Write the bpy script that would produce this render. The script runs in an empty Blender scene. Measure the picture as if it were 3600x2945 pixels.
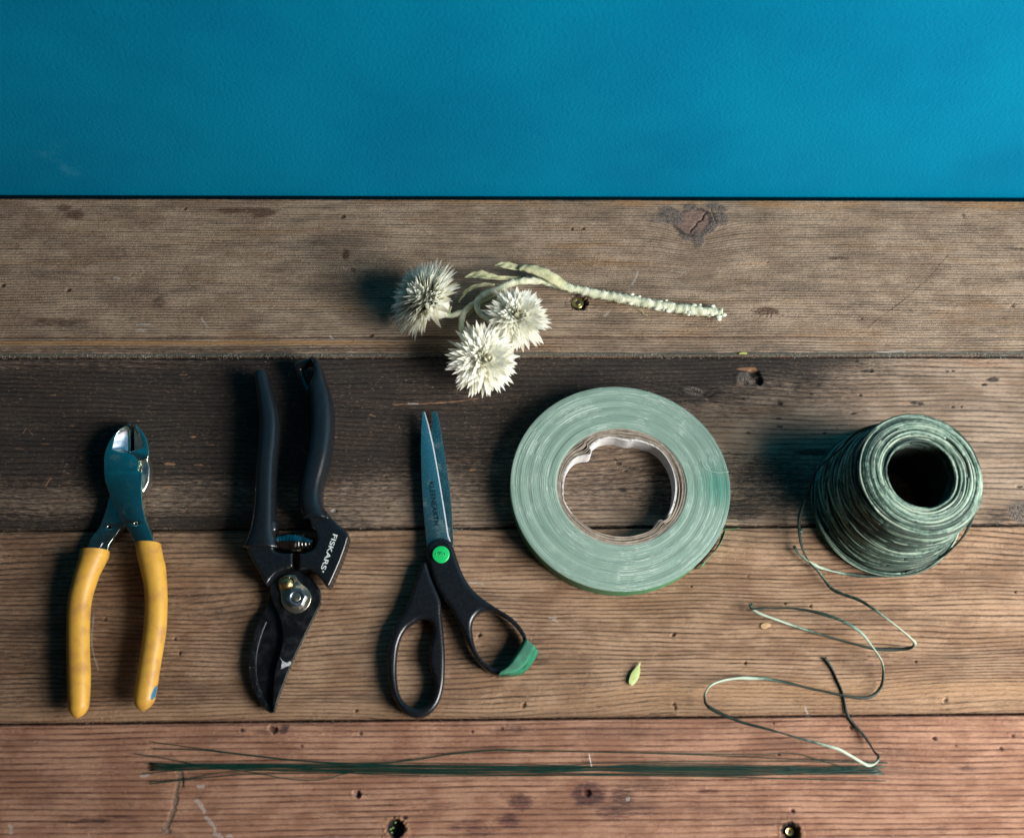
import bpy, bmesh, math, random
import numpy as np
from mathutils import Vector, Matrix

# ------------------------------------------------------------------ camera, light, exposure
F, W, HH, CH = 3850., 3600., 2945., .67          # focal length in photo pixels, photo size, camera height (m)
def _n(v): return v/np.linalg.norm(v)
_d = _n(np.array([1700-W/2, -(2822-HH/2), -F])); _x = np.array([144500-W/2, -(1058-HH/2), -F])
_x = _n(_x-_d*_x.dot(_d)); _z = -_d; _y = np.cross(_z, _x); R = np.array([_x, _y, _z])
scene = bpy.context.scene
cam = bpy.data.cameras.new('camera'); camo = bpy.data.objects.new('camera', cam); scene.collection.objects.link(camo)
M4 = np.eye(4); M4[:3, :3] = R; M4[2, 3] = CH
camo.matrix_world = Matrix(M4.tolist())
cam.sensor_width = 36; cam.sensor_fit = 'HORIZONTAL'; cam.lens = F/W*36; cam.clip_start = .01; cam.clip_end = 50
cam.dof.use_dof = True; cam.dof.focus_distance = .692; cam.dof.aperture_fstop = 4.5
scene.camera = camo
world = bpy.data.worlds.new('World'); scene.world = world; world.use_nodes = True
world.node_tree.nodes['Background'].inputs[0].default_value = (1, .62, .42, 1)
world.node_tree.nodes['Background'].inputs[1].default_value = .024
def area(name, loc, target, sx, sy, power, col):
    l = bpy.data.lights.new(name, 'AREA'); l.shape = 'RECTANGLE'; l.size = sx; l.size_y = sy; l.energy = power; l.color = col; l.spread = math.radians(128)
    o = bpy.data.objects.new(name, l); scene.collection.objects.link(o); o.location = loc
    o.rotation_euler = (Vector(target)-Vector(loc)).to_track_quat('-Z', 'Y').to_euler()
    return o
area('window_light', (.85, -.14, .56), (.0, .22, .03), .60, .62, 15.8, (1, .965, .925))
vs = scene.view_settings; vs.view_transform = 'Standard'; vs.look = 'None'; vs.exposure = 0; vs.gamma = 1
scene.render.engine = 'CYCLES'

rng = np.random.default_rng(7); random.seed(7)
# ------------------------------------------------------------------ geometry helpers
def P(px, py, z=0.):                                # a point of the photographed scene at height z above the table
    v = R@np.array([px-W/2, -(py-HH/2), -F]); t = (z-CH)/v[2]
    return np.array([v[0]*t, v[1]*t, z])
class Z:                                            # measurements taken in an enlarged crop
    def __init__(s, ox, oy, k): s.o = (ox, oy, k)
    def __call__(s, x, y, z=0.): return P(s.o[0]+x/s.o[2], s.o[1]+y/s.o[2], z)
    def l(s, pts, z=0.): return np.array([s(x, y, z) for x, y in pts])
Z1 = Z(200, 1450, 2.893); Z2 = Z(200, 1950, 2.893); Z3 = Z(800, 1220, 2.63); Z4 = Z(800, 1820, 2.412)
Z5 = Z(1300, 1400, 2.893); Z6 = Z(1300, 1850, 2.4446); ZF = Z(1300, 880, 3.0314); ZG = Z(1600, 880, 2.122)
ZT = Z(1750, 1300, 2.117); ZS = Z(2700, 1400, 2.48); ZW = Z(2400, 1900, 1.929); ZA = Z(450, 2550, 1.572); ZB = Z(1800, 2550, 1.516)
Z7 = Z(1200, 1800, 1.6323); ZN = Z(950, 1950, 6.945); ZL = Z(1060, 1820, 6.675)

def smooth(pts, n=6, closed=False):                 # Catmull-Rom
    p = np.asarray(pts, float); out = []; N = len(p)
    for i in range(N if closed else N-1):
        if closed: a, b, c, d = p[(i-1) % N], p[i], p[(i+1) % N], p[(i+2) % N]
        else: a, b, c, d = p[max(i-1, 0)], p[i], p[i+1], p[min(i+2, N-1)]
        for t in np.arange(n)/n:
            out.append(.5*((2*b)+(-a+c)*t+(2*a-5*b+4*c-d)*t*t+(-a+3*b-3*c+d)*t**3))
    if not closed: out.append(p[-1])
    return np.array(out)

def tag(o, label=None, cat=None, group=None, kind=None):
    if label: o['label'] = label
    if cat: o['category'] = cat
    if group: o['group'] = group
    if kind: o['kind'] = kind
    return o
def thing(name, loc, label, cat, group=None):
    o = bpy.data.objects.new(name, None); scene.collection.objects.link(o); o.location = Vector(loc); o.empty_display_size = .01
    return tag(o, label, cat, group)
def wloc(o):
    v = Vector(o.location)
    return v+wloc(o.parent) if o.parent else v
def link(name, me, mat=None, parent=None):          # me holds world coordinates; stored relative to the parent
    if parent is not None:
        w = wloc(parent); me.transform(Matrix.Translation(-w))
    o = bpy.data.objects.new(name, me); scene.collection.objects.link(o)
    if parent is not None: o.parent = parent
    if mat is not None:
        me.materials.clear(); me.materials.append(mat)
    return o
def shade(me, ang=None):
    n = len(me.polygons)
    me.polygons.foreach_set('use_smooth', np.ones(n, bool))
    if ang is not None:
        bm = bmesh.new(); bm.from_mesh(me)
        for e in bm.edges:
            if len(e.link_faces) == 2 and e.calc_face_angle(0) > math.radians(ang): e.smooth = False
        bm.to_mesh(me); bm.free()
    me.update(); return me
def mesh_from(v, f, ang=None):
    me = bpy.data.meshes.new('m'); me.from_pydata(np.asarray(v).tolist(), [], [list(map(int, q)) for q in f]); me.update()
    return shade(me, ang)
class MB:                                           # collects vertices and faces
    def __init__(s): s.v = []; s.f = []; s.n = 0; s.a = []
    def add(s, v, f, a=None):
        v = np.asarray(v, float); s.v.append(v); s.f += [[int(i)+s.n for i in q] for q in f]; s.n += len(v)
        s.a.append(np.full(len(v), .5) if a is None else np.broadcast_to(np.asarray(a, float), (len(v),)).copy())
    def mesh(s, ang=None, attr=None):
        me = mesh_from(np.concatenate(s.v), s.f, ang)
        if attr:
            at = me.attributes.new(attr, 'FLOAT', 'POINT'); at.data.foreach_set('value', np.concatenate(s.a).astype(np.float32))
        return me
def tube(mb, pts, r, seg=8, a=None, flat=1., twist=0., closed=False):
    p = np.asarray(pts, float); n = len(p)
    r = np.broadcast_to(np.asarray(r, float), (n,))
    if closed: t = np.roll(p, -1, 0)-np.roll(p, 1, 0)
    else: t = np.gradient(p, axis=0)
    t /= np.linalg.norm(t, axis=1)[:, None]+1e-12
    up = np.array([0, 0, 1.]); s = np.cross(t, up); ln = np.linalg.norm(s, axis=1)[:, None]
    s = np.where(ln < 1e-3, [[1, 0, 0]], s/(ln+1e-9)); u = np.cross(s, t)
    th = np.linspace(0, 2*np.pi, seg, endpoint=False)
    tw = np.linspace(0, twist, n)[:, None]
    c, sn = np.cos(th)[None, :], np.sin(th)[None, :]*flat
    cc = c*np.cos(tw)-sn*np.sin(tw); ss = c*np.sin(tw)+sn*np.cos(tw)
    v = p[:, None, :]+r[:, None, None]*(cc[..., None]*s[:, None, :]+ss[..., None]*u[:, None, :])
    f = []
    for i in range(n if closed else n-1):
        j = (i+1) % n
        for k in range(seg):
            k2 = (k+1) % seg; f.append((i*seg+k, i*seg+k2, j*seg+k2, j*seg+k))
    if not closed: f += [tuple(range(seg))[::-1], tuple((n-1)*seg+k for k in range(seg))]
    av = None if a is None else np.repeat(np.broadcast_to(a, (n,)), seg)
    mb.add(v.reshape(-1, 3), f, av)
def sweep(mb, L, Rr, zc, hz, ex=2.4, seg=28, cap=True):     # body swept between a left and a right silhouette line
    n = len(L); th = np.linspace(0, 2*np.pi, seg, endpoint=False); vs_ = []
    for i in range(n):
        c = (L[i]+Rr[i])/2; h = (Rr[i]-L[i])/2
        x = np.sign(np.cos(th))*np.abs(np.cos(th))**(2/ex); y = np.sign(np.sin(th))*np.abs(np.sin(th))**(2/ex)
        q = c[None, :]+x[:, None]*h[None, :]; q[:, 2] = zc[i]+y*hz[i]; vs_.append(q)
    f = []
    for i in range(n-1):
        for k in range(seg):
            k2 = (k+1) % seg; f.append((i*seg+k, i*seg+k2, (i+1)*seg+k2, (i+1)*seg+k))
    f += [tuple(range(seg))[::-1], tuple((n-1)*seg+k for k in range(seg))]
    mb.add(np.concatenate(vs_), f)
def plate(loops, z0, z1, bev=.0004, res=3, ang=35):         # flat piece cut from an outline with rounded edges
    cu = bpy.data.curves.new('c', 'CURVE'); cu.dimensions = '2D'; cu.fill_mode = 'BOTH'
    cu.bevel_depth = bev; cu.bevel_resolution = res; cu.extrude = max((z1-z0)/2-bev, 1e-6); cu.offset = -bev
    for lp in loops:
        sp = cu.splines.new('POLY'); sp.points.add(len(lp)-1)
        for i, q in enumerate(lp): sp.points[i].co = (q[0], q[1], 0, 1)
        sp.use_cyclic_u = True
    o = bpy.data.objects.new('t', cu); scene.collection.objects.link(o)
    dg = bpy.context.evaluated_depsgraph_get(); me = bpy.data.meshes.new_from_object(o.evaluated_get(dg))
    bpy.data.objects.remove(o); bpy.data.curves.remove(cu)
    bm = bmesh.new(); bm.from_mesh(me); bmesh.ops.remove_doubles(bm, verts=bm.verts, dist=1e-6)
    bmesh.ops.translate(bm, verts=bm.verts, vec=(0, 0, (z0+z1)/2)); bmesh.ops.recalc_face_normals(bm, faces=bm.faces)
    bm.to_mesh(me); bm.free(); return shade(me, ang)
def joined(ms):
    bm = bmesh.new()
    for m in ms: bm.from_mesh(m)
    me = bpy.data.meshes.new('j'); bm.to_mesh(me); bm.free(); return me
def fuse(ms, voxel=.0006, it=8, fac=.6):                    # melt overlapping pieces into one skin
    me = joined(ms); o = bpy.data.objects.new('t', me); scene.collection.objects.link(o)
    m = o.modifiers.new('r', 'REMESH'); m.mode = 'VOXEL'; m.voxel_size = voxel; m.use_smooth_shade = True
    s = o.modifiers.new('s', 'SMOOTH'); s.factor = fac; s.iterations = it
    dg = bpy.context.evaluated_depsgraph_get(); me2 = bpy.data.meshes.new_from_object(o.evaluated_get(dg))
    bpy.data.objects.remove(o); return shade(me2)
def disc(c, rx, z0, z1, bev=.0003, n=48, ang=35, ry=None):
    ry = ry or rx; t = np.linspace(0, 2*np.pi, n, endpoint=False)
    return plate([np.stack([c[0]+rx*np.cos(t), c[1]+ry*np.sin(t), 0*t], 1)], z0, z1, bev, 3, ang)
def text(body, c0, c1, up, z, h, bold=.0, thick=.00006):    # lettering from c0 towards c1, letters of height h
    cu = bpy.data.curves.new('t', 'FONT'); cu.body = body; cu.size = 1; cu.extrude = 0; cu.offset = bold
    o = bpy.data.objects.new('t', cu); scene.collection.objects.link(o)
    dg = bpy.context.evaluated_depsgraph_get(); me = bpy.data.meshes.new_from_object(o.evaluated_get(dg))
    bpy.data.objects.remove(o); bpy.data.curves.remove(cu)
    v = np.array([q.co for q in me.vertices]); lo, hi = v.min(0), v.max(0)
    d = np.array(c1)-np.array(c0); Lr = np.linalg.norm(d[:2]); d = d[:2]/Lr; u = np.array([-d[1], d[0]])
    for q, co in zip(me.vertices, v):
        a = (co[0]-lo[0])/(hi[0]-lo[0])*Lr; b = (co[1]-lo[1])/(hi[1]-lo[1])*h-h/2
        q.co = (c0[0]+d[0]*a+u[0]*b, c0[1]+d[1]*a+u[1]*b, z)
    return me

# ------------------------------------------------------------------ material helpers
class NT:
    def __init__(s, name):
        s.m = bpy.data.materials.new(name); s.m.use_nodes = True; s.t = s.m.node_tree; s.t.nodes.clear()
        s.out = s.t.nodes.new('ShaderNodeOutputMaterial')
    def n(s, ty, **k):
        q = s.t.nodes.new(ty)
        for a, b in k.items(): setattr(q, a, b)
        return q
    def put(s, sock, v):
        if isinstance(v, bpy.types.NodeSocket): s.t.links.new(v, sock)
        elif v is not None: sock.default_value = v
    def math(s, op, a, b=None, c=None, clamp=False):
        q = s.n('ShaderNodeMath', operation=op); q.use_clamp = clamp; s.put(q.inputs[0], a)
        if b is not None: s.put(q.inputs[1], b)
        if c is not None: s.put(q.inputs[2], c)
        return q.outputs[0]
    def ss(s, v, a, b, lo=0., hi=1.):               # smooth step
        q = s.n('ShaderNodeMapRange', interpolation_type='SMOOTHSTEP'); s.put(q.inputs[0], v)
        for i, w in zip((1, 2, 3, 4), (a, b, lo, hi)): s.put(q.inputs[i], w)
        return q.outputs[0]
    def mix(s, f, a, b, mode='MIX'):
        q = s.n('ShaderNodeMix', data_type='RGBA', blend_type=mode); s.put(q.inputs[0], f)
        s.put(q.inputs[6], a if isinstance(a, bpy.types.NodeSocket) else (*a, 1)[:4]); s.put(q.inputs[7], b if isinstance(b, bpy.types.NodeSocket) else (*b, 1)[:4])
        return q.outputs[2]
    def obj(s, scale=(1, 1, 1), loc=(0, 0, 0)):
        c = s.n('ShaderNodeTexCoord'); q = s.n('ShaderNodeMapping'); s.t.links.new(c.outputs['Object'], q.inputs[0])
        q.inputs[1].default_value = loc; q.inputs[3].default_value = scale; return q.outputs[0]
    def noise(s, vec, sc=1., det=2., rough=.5, dist=0.):
        q = s.n('ShaderNodeTexNoise'); s.put(q.inputs['Vector'], vec); q.inputs['Scale'].default_value = sc
        q.inputs['Detail'].default_value = det; q.inputs['Roughness'].default_value = rough; q.inputs['Distortion'].default_value = dist
        return q.outputs[0]
    def attr(s, name): return s.n('ShaderNodeAttribute', attribute_name=name).outputs['Fac']
    def bump(s, h, dist, strength=1., nrm=None):
        q = s.n('ShaderNodeBump'); s.put(q.inputs['Height'], h); q.inputs['Distance'].default_value = dist; q.inputs['Strength'].default_value = strength
        if nrm: s.put(q.inputs['Normal'], nrm)
        return q.outputs[0]
    def bsdf(s, col, rough=.5, metal=0., nrm=None, spec=.5, **k):
        q = s.n('ShaderNodeBsdfPrincipled'); s.put(q.inputs['Base Color'], col if isinstance(col, bpy.types.NodeSocket) else (*col, 1))
        s.put(q.inputs['Roughness'], rough); s.put(q.inputs['Metallic'], metal); s.put(q.inputs['Specular IOR Level'], spec)
        if nrm: s.put(q.inputs['Normal'], nrm)
        for a, b in k.items(): s.put(q.inputs[a.replace('_', ' ')], b)
        return q.outputs[0]
    def done(s, sh): s.t.links.new(sh, s.out.inputs[0]); return s.m
def simple(name, c1, c2, sc, rough=.5, metal=0., bs=0., bsc=None, spec=.5, lo=.35, hi=.7, det=4, vec=(1, 1, 1), **k):
    t = NT(name); v = t.obj(vec); n = t.noise(v, sc, det, .6); col = t.mix(t.ss(n, lo, hi), c1, c2)
    nr = t.bump(t.noise(v, bsc or sc*4, 4, .6), bs) if bs else None
    r = t.ss(t.noise(v, sc*2.3, 3), .3, .7, rough*.85, min(1, rough*1.2))
    return t.done(t.bsdf(col, r, metal, nr, spec, **k))
def metal(name, c1, c2, rough, scratch=.5, dirt=(.10, .09, .08), damt=.35):
    t = NT(name); v = t.obj(); a = t.noise(t.obj((1, .25, 1)), 2600, 3, .7); b = t.noise(v, 260, 4, .7); d = t.noise(v, 90, 5, .7)
    col = t.mix(t.ss(b, .35, .7), c1, c2); m = t.ss(d, .56, .74, 0, damt); col = t.mix(m, col, dirt)
    rg = t.math('ADD', t.ss(a, .5, .75, rough, rough+.18*scratch), t.ss(d, .5, .75, 0, .07))
    nr = t.bump(t.math('ADD', b, t.math('MULTIPLY', a, .4)), .00006*scratch)
    return t.done(t.bsdf(col, rg, t.math('SUBTRACT', 1., t.math('MULTIPLY', m, 1.2), clamp=True), nr))

STEEL = metal('tool_steel', (.80, .90, .80), (.62, .74, .64), .17, dirt=(.16, .19, .16), damt=.06)
STEELD = metal('dull_steel', (.48, .55, .50), (.33, .39, .35), .26)
BRIGHT = metal('ground_steel', (.85, .86, .9), (.62, .64, .7), .28, 1., damt=.1)
PLATED = metal('plated_steel', (.66, .64, .52), (.52, .50, .38), .3, .6, dirt=(.2, .14, .07), damt=.75)
NUT = metal('grey_nut', (.38, .42, .5), (.3, .34, .42), .33, .5)
BRASS = metal('worn_brass', (.62, .50, .20), (.36, .27, .10), .3, .8, dirt=(.05, .04, .02), damt=.8)
BLACKP = simple('black_plastic', (.005, .0068, .009), (.009, .0115, .0145), 700, .22, bs=.000006, bsc=2600, spec=.65)
BLACKS = simple('black_scissor_plastic', (.005, .0065, .009), (.008, .010, .013), 500, .27, bs=.000006, bsc=2500, spec=.5)
DARK = simple('recess_shade', (.006, .006, .006), (.01, .01, .01), 500, .8)  # near-black paints shade into screw drives and the joint line
def blade_mat(name, lo_, hi_):
    t = NT(name); v = t.obj(); s = t.noise(v, 900, 5, .75); b = t.noise(v, 150, 5, .7)
    col = t.mix(t.ss(b, .42, .68), (.004, .005, .006), (.011, .013, .016)); col = t.mix(t.ss(s, lo_, hi_), col, (.42, .43, .42))
    return t.done(t.bsdf(col, t.ss(b, .4, .7, .30, .5), 0., t.bump(t.noise(v, 1200, 4), .00008), .34))
BLADE = blade_mat('coated_blade', .74, .78); BLADEW = blade_mat('worn_coated_blade', .645, .69)

# ------------------------------------------------------------------ numpy noise for the boards
def vnoise(x, y, seed):
    r = np.random.default_rng(seed); T = r.random((256, 256)); xi = np.floor(x).astype(int); yi = np.floor(y).astype(int)
    fx = x-xi; fy = y-yi; fx = fx*fx*(3-2*fx); fy = fy*fy*(3-2*fy); g = lambda a, b: T[a & 255, b & 255]
    return (g(xi, yi)*(1-fx)+g(xi+1, yi)*fx)*(1-fy)+(g(xi, yi+1)*(1-fx)+g(xi+1, yi+1)*fx)*fy-.5
def fbm(x, y, seed, o=4):
    s = 0; a = 1.
    for i in range(o): s = s+a*vnoise(x*2**i+i*17.3, y*2**i+i*9.1, seed+i); a *= .5
    return s
def sst(a, b, x):
    t = np.clip((x-a)/(b-a), 0, 1); return t*t*(3-2*t)

def wood(name, light, mid, dark, stain, grime, red=(.30, .14, .06), line=.8, seed=0., mott=.5, ln0=.45):
    t = NT(name); gy = t.attr('gy'); ph = t.attr('phase'); dk = t.attr('dark'); lt = t.attr('pale'); rd = t.attr('fresh'); hol = t.attr('hole'); dr = t.attr('dirt')
    sep = t.n('ShaderNodeSeparateXYZ'); t.put(sep.inputs[0], t.n('ShaderNodeTexCoord').outputs['Object'])
    xm = t.math('MULTIPLY', sep.outputs[0], 1000.); ym = t.math('MULTIPLY', sep.outputs[1], 1000.)
    def vec(a, b, off=0.):
        c = t.n('ShaderNodeCombineXYZ'); t.put(c.inputs[0], t.math('MULTIPLY', xm, a)); t.put(c.inputs[1], t.math('MULTIPLY', gy, b)); c.inputs[2].default_value = seed+off; return c.outputs[0]
    n_long = t.noise(vec(.018, .22), 1, 3, .55); n_fib = t.noise(vec(.11, 2.6, 3), 1, 3, .65); n_fine = t.noise(vec(.5, 3.2, 5), 1, 2, .6)
    n_mot = t.noise(vec(.028, .05, 9), 1, 5, .65); n_blot = t.noise(vec(.10, .30, 12), 1, 5, .7); n_spk = t.noise(vec(.38, .80, 15), 1, 4, .68); n_tint = t.noise(vec(.012, .09, 31), 1, 4, .6)
    ph2 = t.math('ADD', ph, t.math('MULTIPLY', n_fib, .16)); fr = t.math('FRACT', ph2); fl_ = t.math('FLOOR', ph2)
    cr_ = t.n('ShaderNodeCombineXYZ'); t.put(cr_.inputs[0], t.math('MULTIPLY', xm, .016)); t.put(cr_.inputs[1], t.math('MULTIPLY', fl_, 5.173)); cr_.inputs[2].default_value = seed; rid = t.noise(cr_.outputs[0], 1, 3, .6)
    l = t.math('MULTIPLY', t.ss(fr, ln0, .86), t.ss(fr, .9, 1., 1., 0.))
    lamt = t.math('MULTIPLY', t.ss(n_long, .30, .62, .5, 1.), t.ss(n_blot, .3, .62, .6, 1.)); L = t.math('MULTIPLY', t.math('MULTIPLY', t.math('MULTIPLY', l, lamt), t.ss(rid, .32, .56, .42, 1.)), line)
    col = t.mix(t.ss(n_mot, .40, .60), mid, light); col = t.mix(t.math('MULTIPLY', t.ss(n_fine, .35, .7), .35), col, mid)
    col = t.mix(t.ss(n_tint, .55, .72, 0., .55), col, red); col = t.mix(t.ss(n_tint, .48, .30, 0., .75), col, (mid[0]*.62, mid[1]*.66, mid[2]*.72))
    col = t.mix(L, col, dark)
    col = t.mix(t.ss(n_fib, .46, .70, 0., mott*.6), col, dark)
    col = t.mix(t.ss(n_blot, .56, .74, 0., mott), col, stain)
    # traced stains and other dark areas of the boards: broken up along the fibres
    brk = t.math('ADD', t.math('MULTIPLY', t.noise(vec(.16, 1.1, 20), 1, 6, .8), 4.6), -2.3)
    dm = t.ss(t.math('ADD', dk, t.math('MULTIPLY', brk, .5)), .12, .80); stn = t.mix(t.ss(n_tint, .4, .6), stain, (stain[0]*1.9, stain[1]*1.6, stain[2]*1.4)); stn = t.mix(l, stn, (stain[0]*.5, stain[1]*.5, stain[2]*.55)); col = t.mix(t.math('MULTIPLY', dm, t.ss(dk, 0., .15, 0., .93)), col, stn)
    flk = t.math('MULTIPLY', t.ss(t.noise(vec(.22, 1.5, 60), 1, 6, .8), .555, .615), t.math('MULTIPLY', t.ss(dk, .2, .5), t.ss(t.noise(vec(.03, .06, 61), 1, 3, .5), .38, .62, .15, .85))); col = t.mix(flk, col, (mid[0]*.8, mid[1]*.72, mid[2]*.66))
    rm = t.ss(t.math('ADD', rd, t.math('MULTIPLY', brk, .28)), .3, .7); col = t.mix(t.math('MULTIPLY', rm, t.ss(rd, 0., .2)), col, red)
    pm = t.ss(t.math('ADD', lt, t.math('MULTIPLY', brk, .3)), .32, .6); col = t.mix(t.math('MULTIPLY', pm, t.ss(lt, 0., .2, 0., .5)), col, (.50, .47, .43))
    col = t.mix(t.ss(n_spk, .62, .69, 0., .45), col, (.50, .42, .33)); col = t.mix(t.ss(n_spk, .38, .31, 0., .6), col, stain)
    kn = t.attr('knot'); fy = t.attr('fray'); nk = t.noise(vec(.8, .5, 40), 1, 4, .7); col = t.mix(t.ss(t.math('ADD', kn, t.math('MULTIPLY', t.math('SUBTRACT', nk, .5), .35)), .42, .58, 0., .9), col, t.mix(nk, (.13, .075, .060), (.27, .175, .14))); rgk = t.math('ADD', kn, t.math('MULTIPLY', t.math('SUBTRACT', nk, .5), .5)); col = t.mix(t.math('MULTIPLY', t.ss(rgk, .16, .36), t.ss(rgk, .44, .62, .85, 0.)), col, (.035, .025, .022))
    nf = t.noise(vec(1.1, .55, 44), 1, 5, .75); col = t.mix(t.ss(fy, .15, .6, 0., .9), col, t.mix(t.ss(nf, .40, .62), (.03, .026, .026), (.27, .22, .18)))
    dm2 = t.ss(t.math('ADD', dr, t.math('MULTIPLY', n_spk, .5)), .45, .8); col = t.mix(dm2, col, grime)
    col = t.mix(hol, col, (.012, .009, .008))
    h = t.math('ADD', t.math('MULTIPLY', L, -.55), t.math('ADD', t.math('MULTIPLY', n_fine, .5), t.math('MULTIPLY', n_spk, .55)))
    h = t.math('ADD', h, t.math('MULTIPLY', n_fib, .35))
    h = t.math('ADD', h, t.math('MULTIPLY', t.math('MULTIPLY', nf, fy), 2.)); nr = t.bump(h, .0015)
    return t.done(t.bsdf(col, t.ss(n_blot, .3, .7, .55, .78), 0., nr, .32))

table = thing('wooden_table', (.03, .165, 0), 'worn wooden tabletop of broad old planks with dark seams against the blue wall', 'table')
FX0, FX1, DX = -.350, .405, .00062
class Plank:
    def __init__(s, y0, y1, seed, fine=True):
        dx = DX if fine else .004; dy = DX if fine else .003
        x = np.concatenate([np.arange(-.95, FX0, .012), np.arange(FX0, FX1, dx), np.arange(FX1+.004, 1.05, .012)])
        y = np.linspace(y0, y1, int((y1-y0)/dy)+1); s.x, s.y, s.y0, s.y1 = x, y, y0, y1
        s.X, s.Y = np.meshgrid(x*1000, y*1000)      # millimetres
        s.seed = seed; z = lambda: np.zeros_like(s.X)
        s.h, s.dark, s.pale, s.fresh, s.hole, s.dirt, s.dgy, s.kn, s.fray = z(), z(), z(), z(), z(), z(), z(), z(), z()
        s.wx = s.X+2.2*fbm(s.X*.12, s.Y*.25, seed+50, 3); s.wy = s.Y+1.3*fbm(s.X*.12, s.Y*.25, seed+60, 3)
    def win(s, cx, cy, r):
        j = np.searchsorted(s.x*1000, [cx-r, cx+r]); i = np.searchsorted(s.y*1000, [cy-r, cy+r]); return slice(i[0], i[1]), slice(j[0], j[1])
    def blob(s, arr, px, py, rx, ry, amt=1., rot=0., soft=.6):   # centre in photo pixels, radii in mm
        c = P(px, py)*1000; W_ = s.win(c[0], c[1], 1.5*max(rx, ry)+4)
        dx = s.wx[W_]-c[0]; dy = s.wy[W_]-c[1]; a = math.radians(rot); u = (dx*math.cos(a)+dy*math.sin(a))/rx; v = (-dx*math.sin(a)+dy*math.cos(a))/ry
        arr[W_] = np.maximum(arr[W_], amt*(1-sst(1-soft, 1.25, np.hypot(u, v))))
    def poly(s, pts, w, arrs, jit=.4):              # a crack, scratch or paint line; pts photo pixels, w mm
        q = np.array([P(a, b)[:2]*1000 for a, b in pts]); q = smooth(q, 4)
        for a, b in zip(q[:-1], q[1:]):
            c = (a+b)/2; W_ = s.win(c[0], c[1], np.linalg.norm(b-a)/2+w*3+1); X = s.X[W_]+jit*fbm(s.X[W_]*.7, s.Y[W_]*.7, 5, 2); Y = s.Y[W_]+jit*fbm(s.X[W_]*.7, s.Y[W_]*.7, 9, 2)
            d = b-a; t_ = np.clip(((X-a[0])*d[0]+(Y-a[1])*d[1])/(d@d+1e-9), 0, 1); D = np.hypot(X-a[0]-t_*d[0], Y-a[1]-t_*d[1])
            m = 1-sst(w*.35, w, D)
            for arr, k in arrs:
                arr[W_] = np.minimum(arr[W_], k*m) if k < 0 else np.maximum(arr[W_], k*m)
    def pit(s, px, py, rx, ry, depth, rot=0., dark=.8):
        c = P(px, py)*1000; s.pit_mm(c[0], c[1], rx, ry, depth, rot, dark)
    def pit_mm(s, x, y, rx, ry, depth, rot=0., dark=.8, rim=.1):
        W_ = s.win(x, y, 1.6*max(rx, ry)+1)
        if s.X[W_].size == 0: return
        dx = s.X[W_]-x; dy = s.Y[W_]-y; a = math.radians(rot); u = (dx*math.cos(a)+dy*math.sin(a))/rx; v = (-dx*math.sin(a)+dy*math.cos(a))/ry
        r = np.hypot(u, v)*(1+.5*vnoise(dx*1.3+x, dy*1.3+y, 3)); m = 1-sst(.45, 1., r)
        s.h[W_] = np.minimum(s.h[W_], -depth*m)+rim*depth*sst(.8, 1.05, r)*(1-sst(1.05, 1.5, r)); s.dark[W_] = np.maximum(s.dark[W_], dark*m)
    def knot(s, px, py, amp, sx, sy):               # push the growth lines round a knot
        c = P(px, py)*1000; s.dgy += amp*np.exp(-((s.X-c[0])/sx)**2)*np.exp(-np.maximum(0, (c[1]-s.Y))/sy)*(s.Y < c[1]+3) if amp > 0 else amp*np.exp(-((s.X-c[0])/sx)**2)*np.exp(-np.abs(s.Y-c[1])/sy)
    def scatter(s, n, smin, smax, dark):
        r = np.random.default_rng(s.seed+99)
        for i in range(n):
            x = r.uniform(FX0, FX1)*1000; y = r.uniform(s.y0, s.y1)*1000; k = smin+(smax-smin)*r.random()**3
            s.pit_mm(x, y, k*(1+r.random()*1.2), k*(.5+.4*r.random()), .12+.35*k*r.random(), r.normal(0, 25) if r.random() < .7 else r.uniform(0, 180), dark*r.random())
    def build(s, mat, period, wave, edge=1.3, yvar=.14):
        t = s.Y
        gy = t+s.dgy+wave*fbm(s.X*.0065, s.Y*.022, s.seed, 2)+.16*wave*fbm(s.X*.022, s.Y*.06, s.seed+7, 2)+.22*fbm(s.X*.07, s.Y*.3, s.seed+8, 2)
        g1 = np.linspace(-400, 800, 4000); ph1 = np.cumsum((1/period)*(1+yvar*2*vnoise(g1*.09, g1*0+3.3, s.seed+3)))*(g1[1]-g1[0])
        phase = np.interp(gy, g1, ph1)
        eb = s.Y-s.y0*1000; et = s.y1*1000-s.Y; rag = .5*fbm(s.X*.2, s.X*0+1.7, s.seed+31, 3)
        h = s.h+.35*fbm(s.X*.02, s.Y*.05, s.seed+11, 3)
        for e in (eb, et): h = h-1.3*(1-sst(0, edge+rag, e))**2
        s.dark = np.maximum(s.dark, .75*(1-sst(.2, 1.5+rag, np.minimum(eb, et))))
        ny, nx = s.X.shape; v = np.stack([s.X/1000, s.Y/1000, h/1000], -1).reshape(-1, 3)
        idx = np.arange(nx*ny).reshape(ny, nx); q = np.stack([idx[:-1, :-1], idx[:-1, 1:], idx[1:, 1:], idx[1:, :-1]], -1).reshape(-1, 4)
        b0 = np.concatenate([idx[0, :], idx[1:, -1], idx[-1, -2::-1], idx[-2:0:-1, 0]]); low = v[b0].copy(); low[:, 2] = -.028
        n0 = len(v); k = np.arange(len(b0)); k2 = np.roll(k, -1); sk = np.stack([b0[k], n0+k, n0+k2, b0[k2]], -1)
        v = np.concatenate([v, low]); q = np.concatenate([q, sk])
        w = np.array(wloc(table)); v = v-w
        me = bpy.data.meshes.new('plank'); me.vertices.add(len(v)); me.vertices.foreach_set('co', v.astype(np.float32).ravel())
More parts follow.
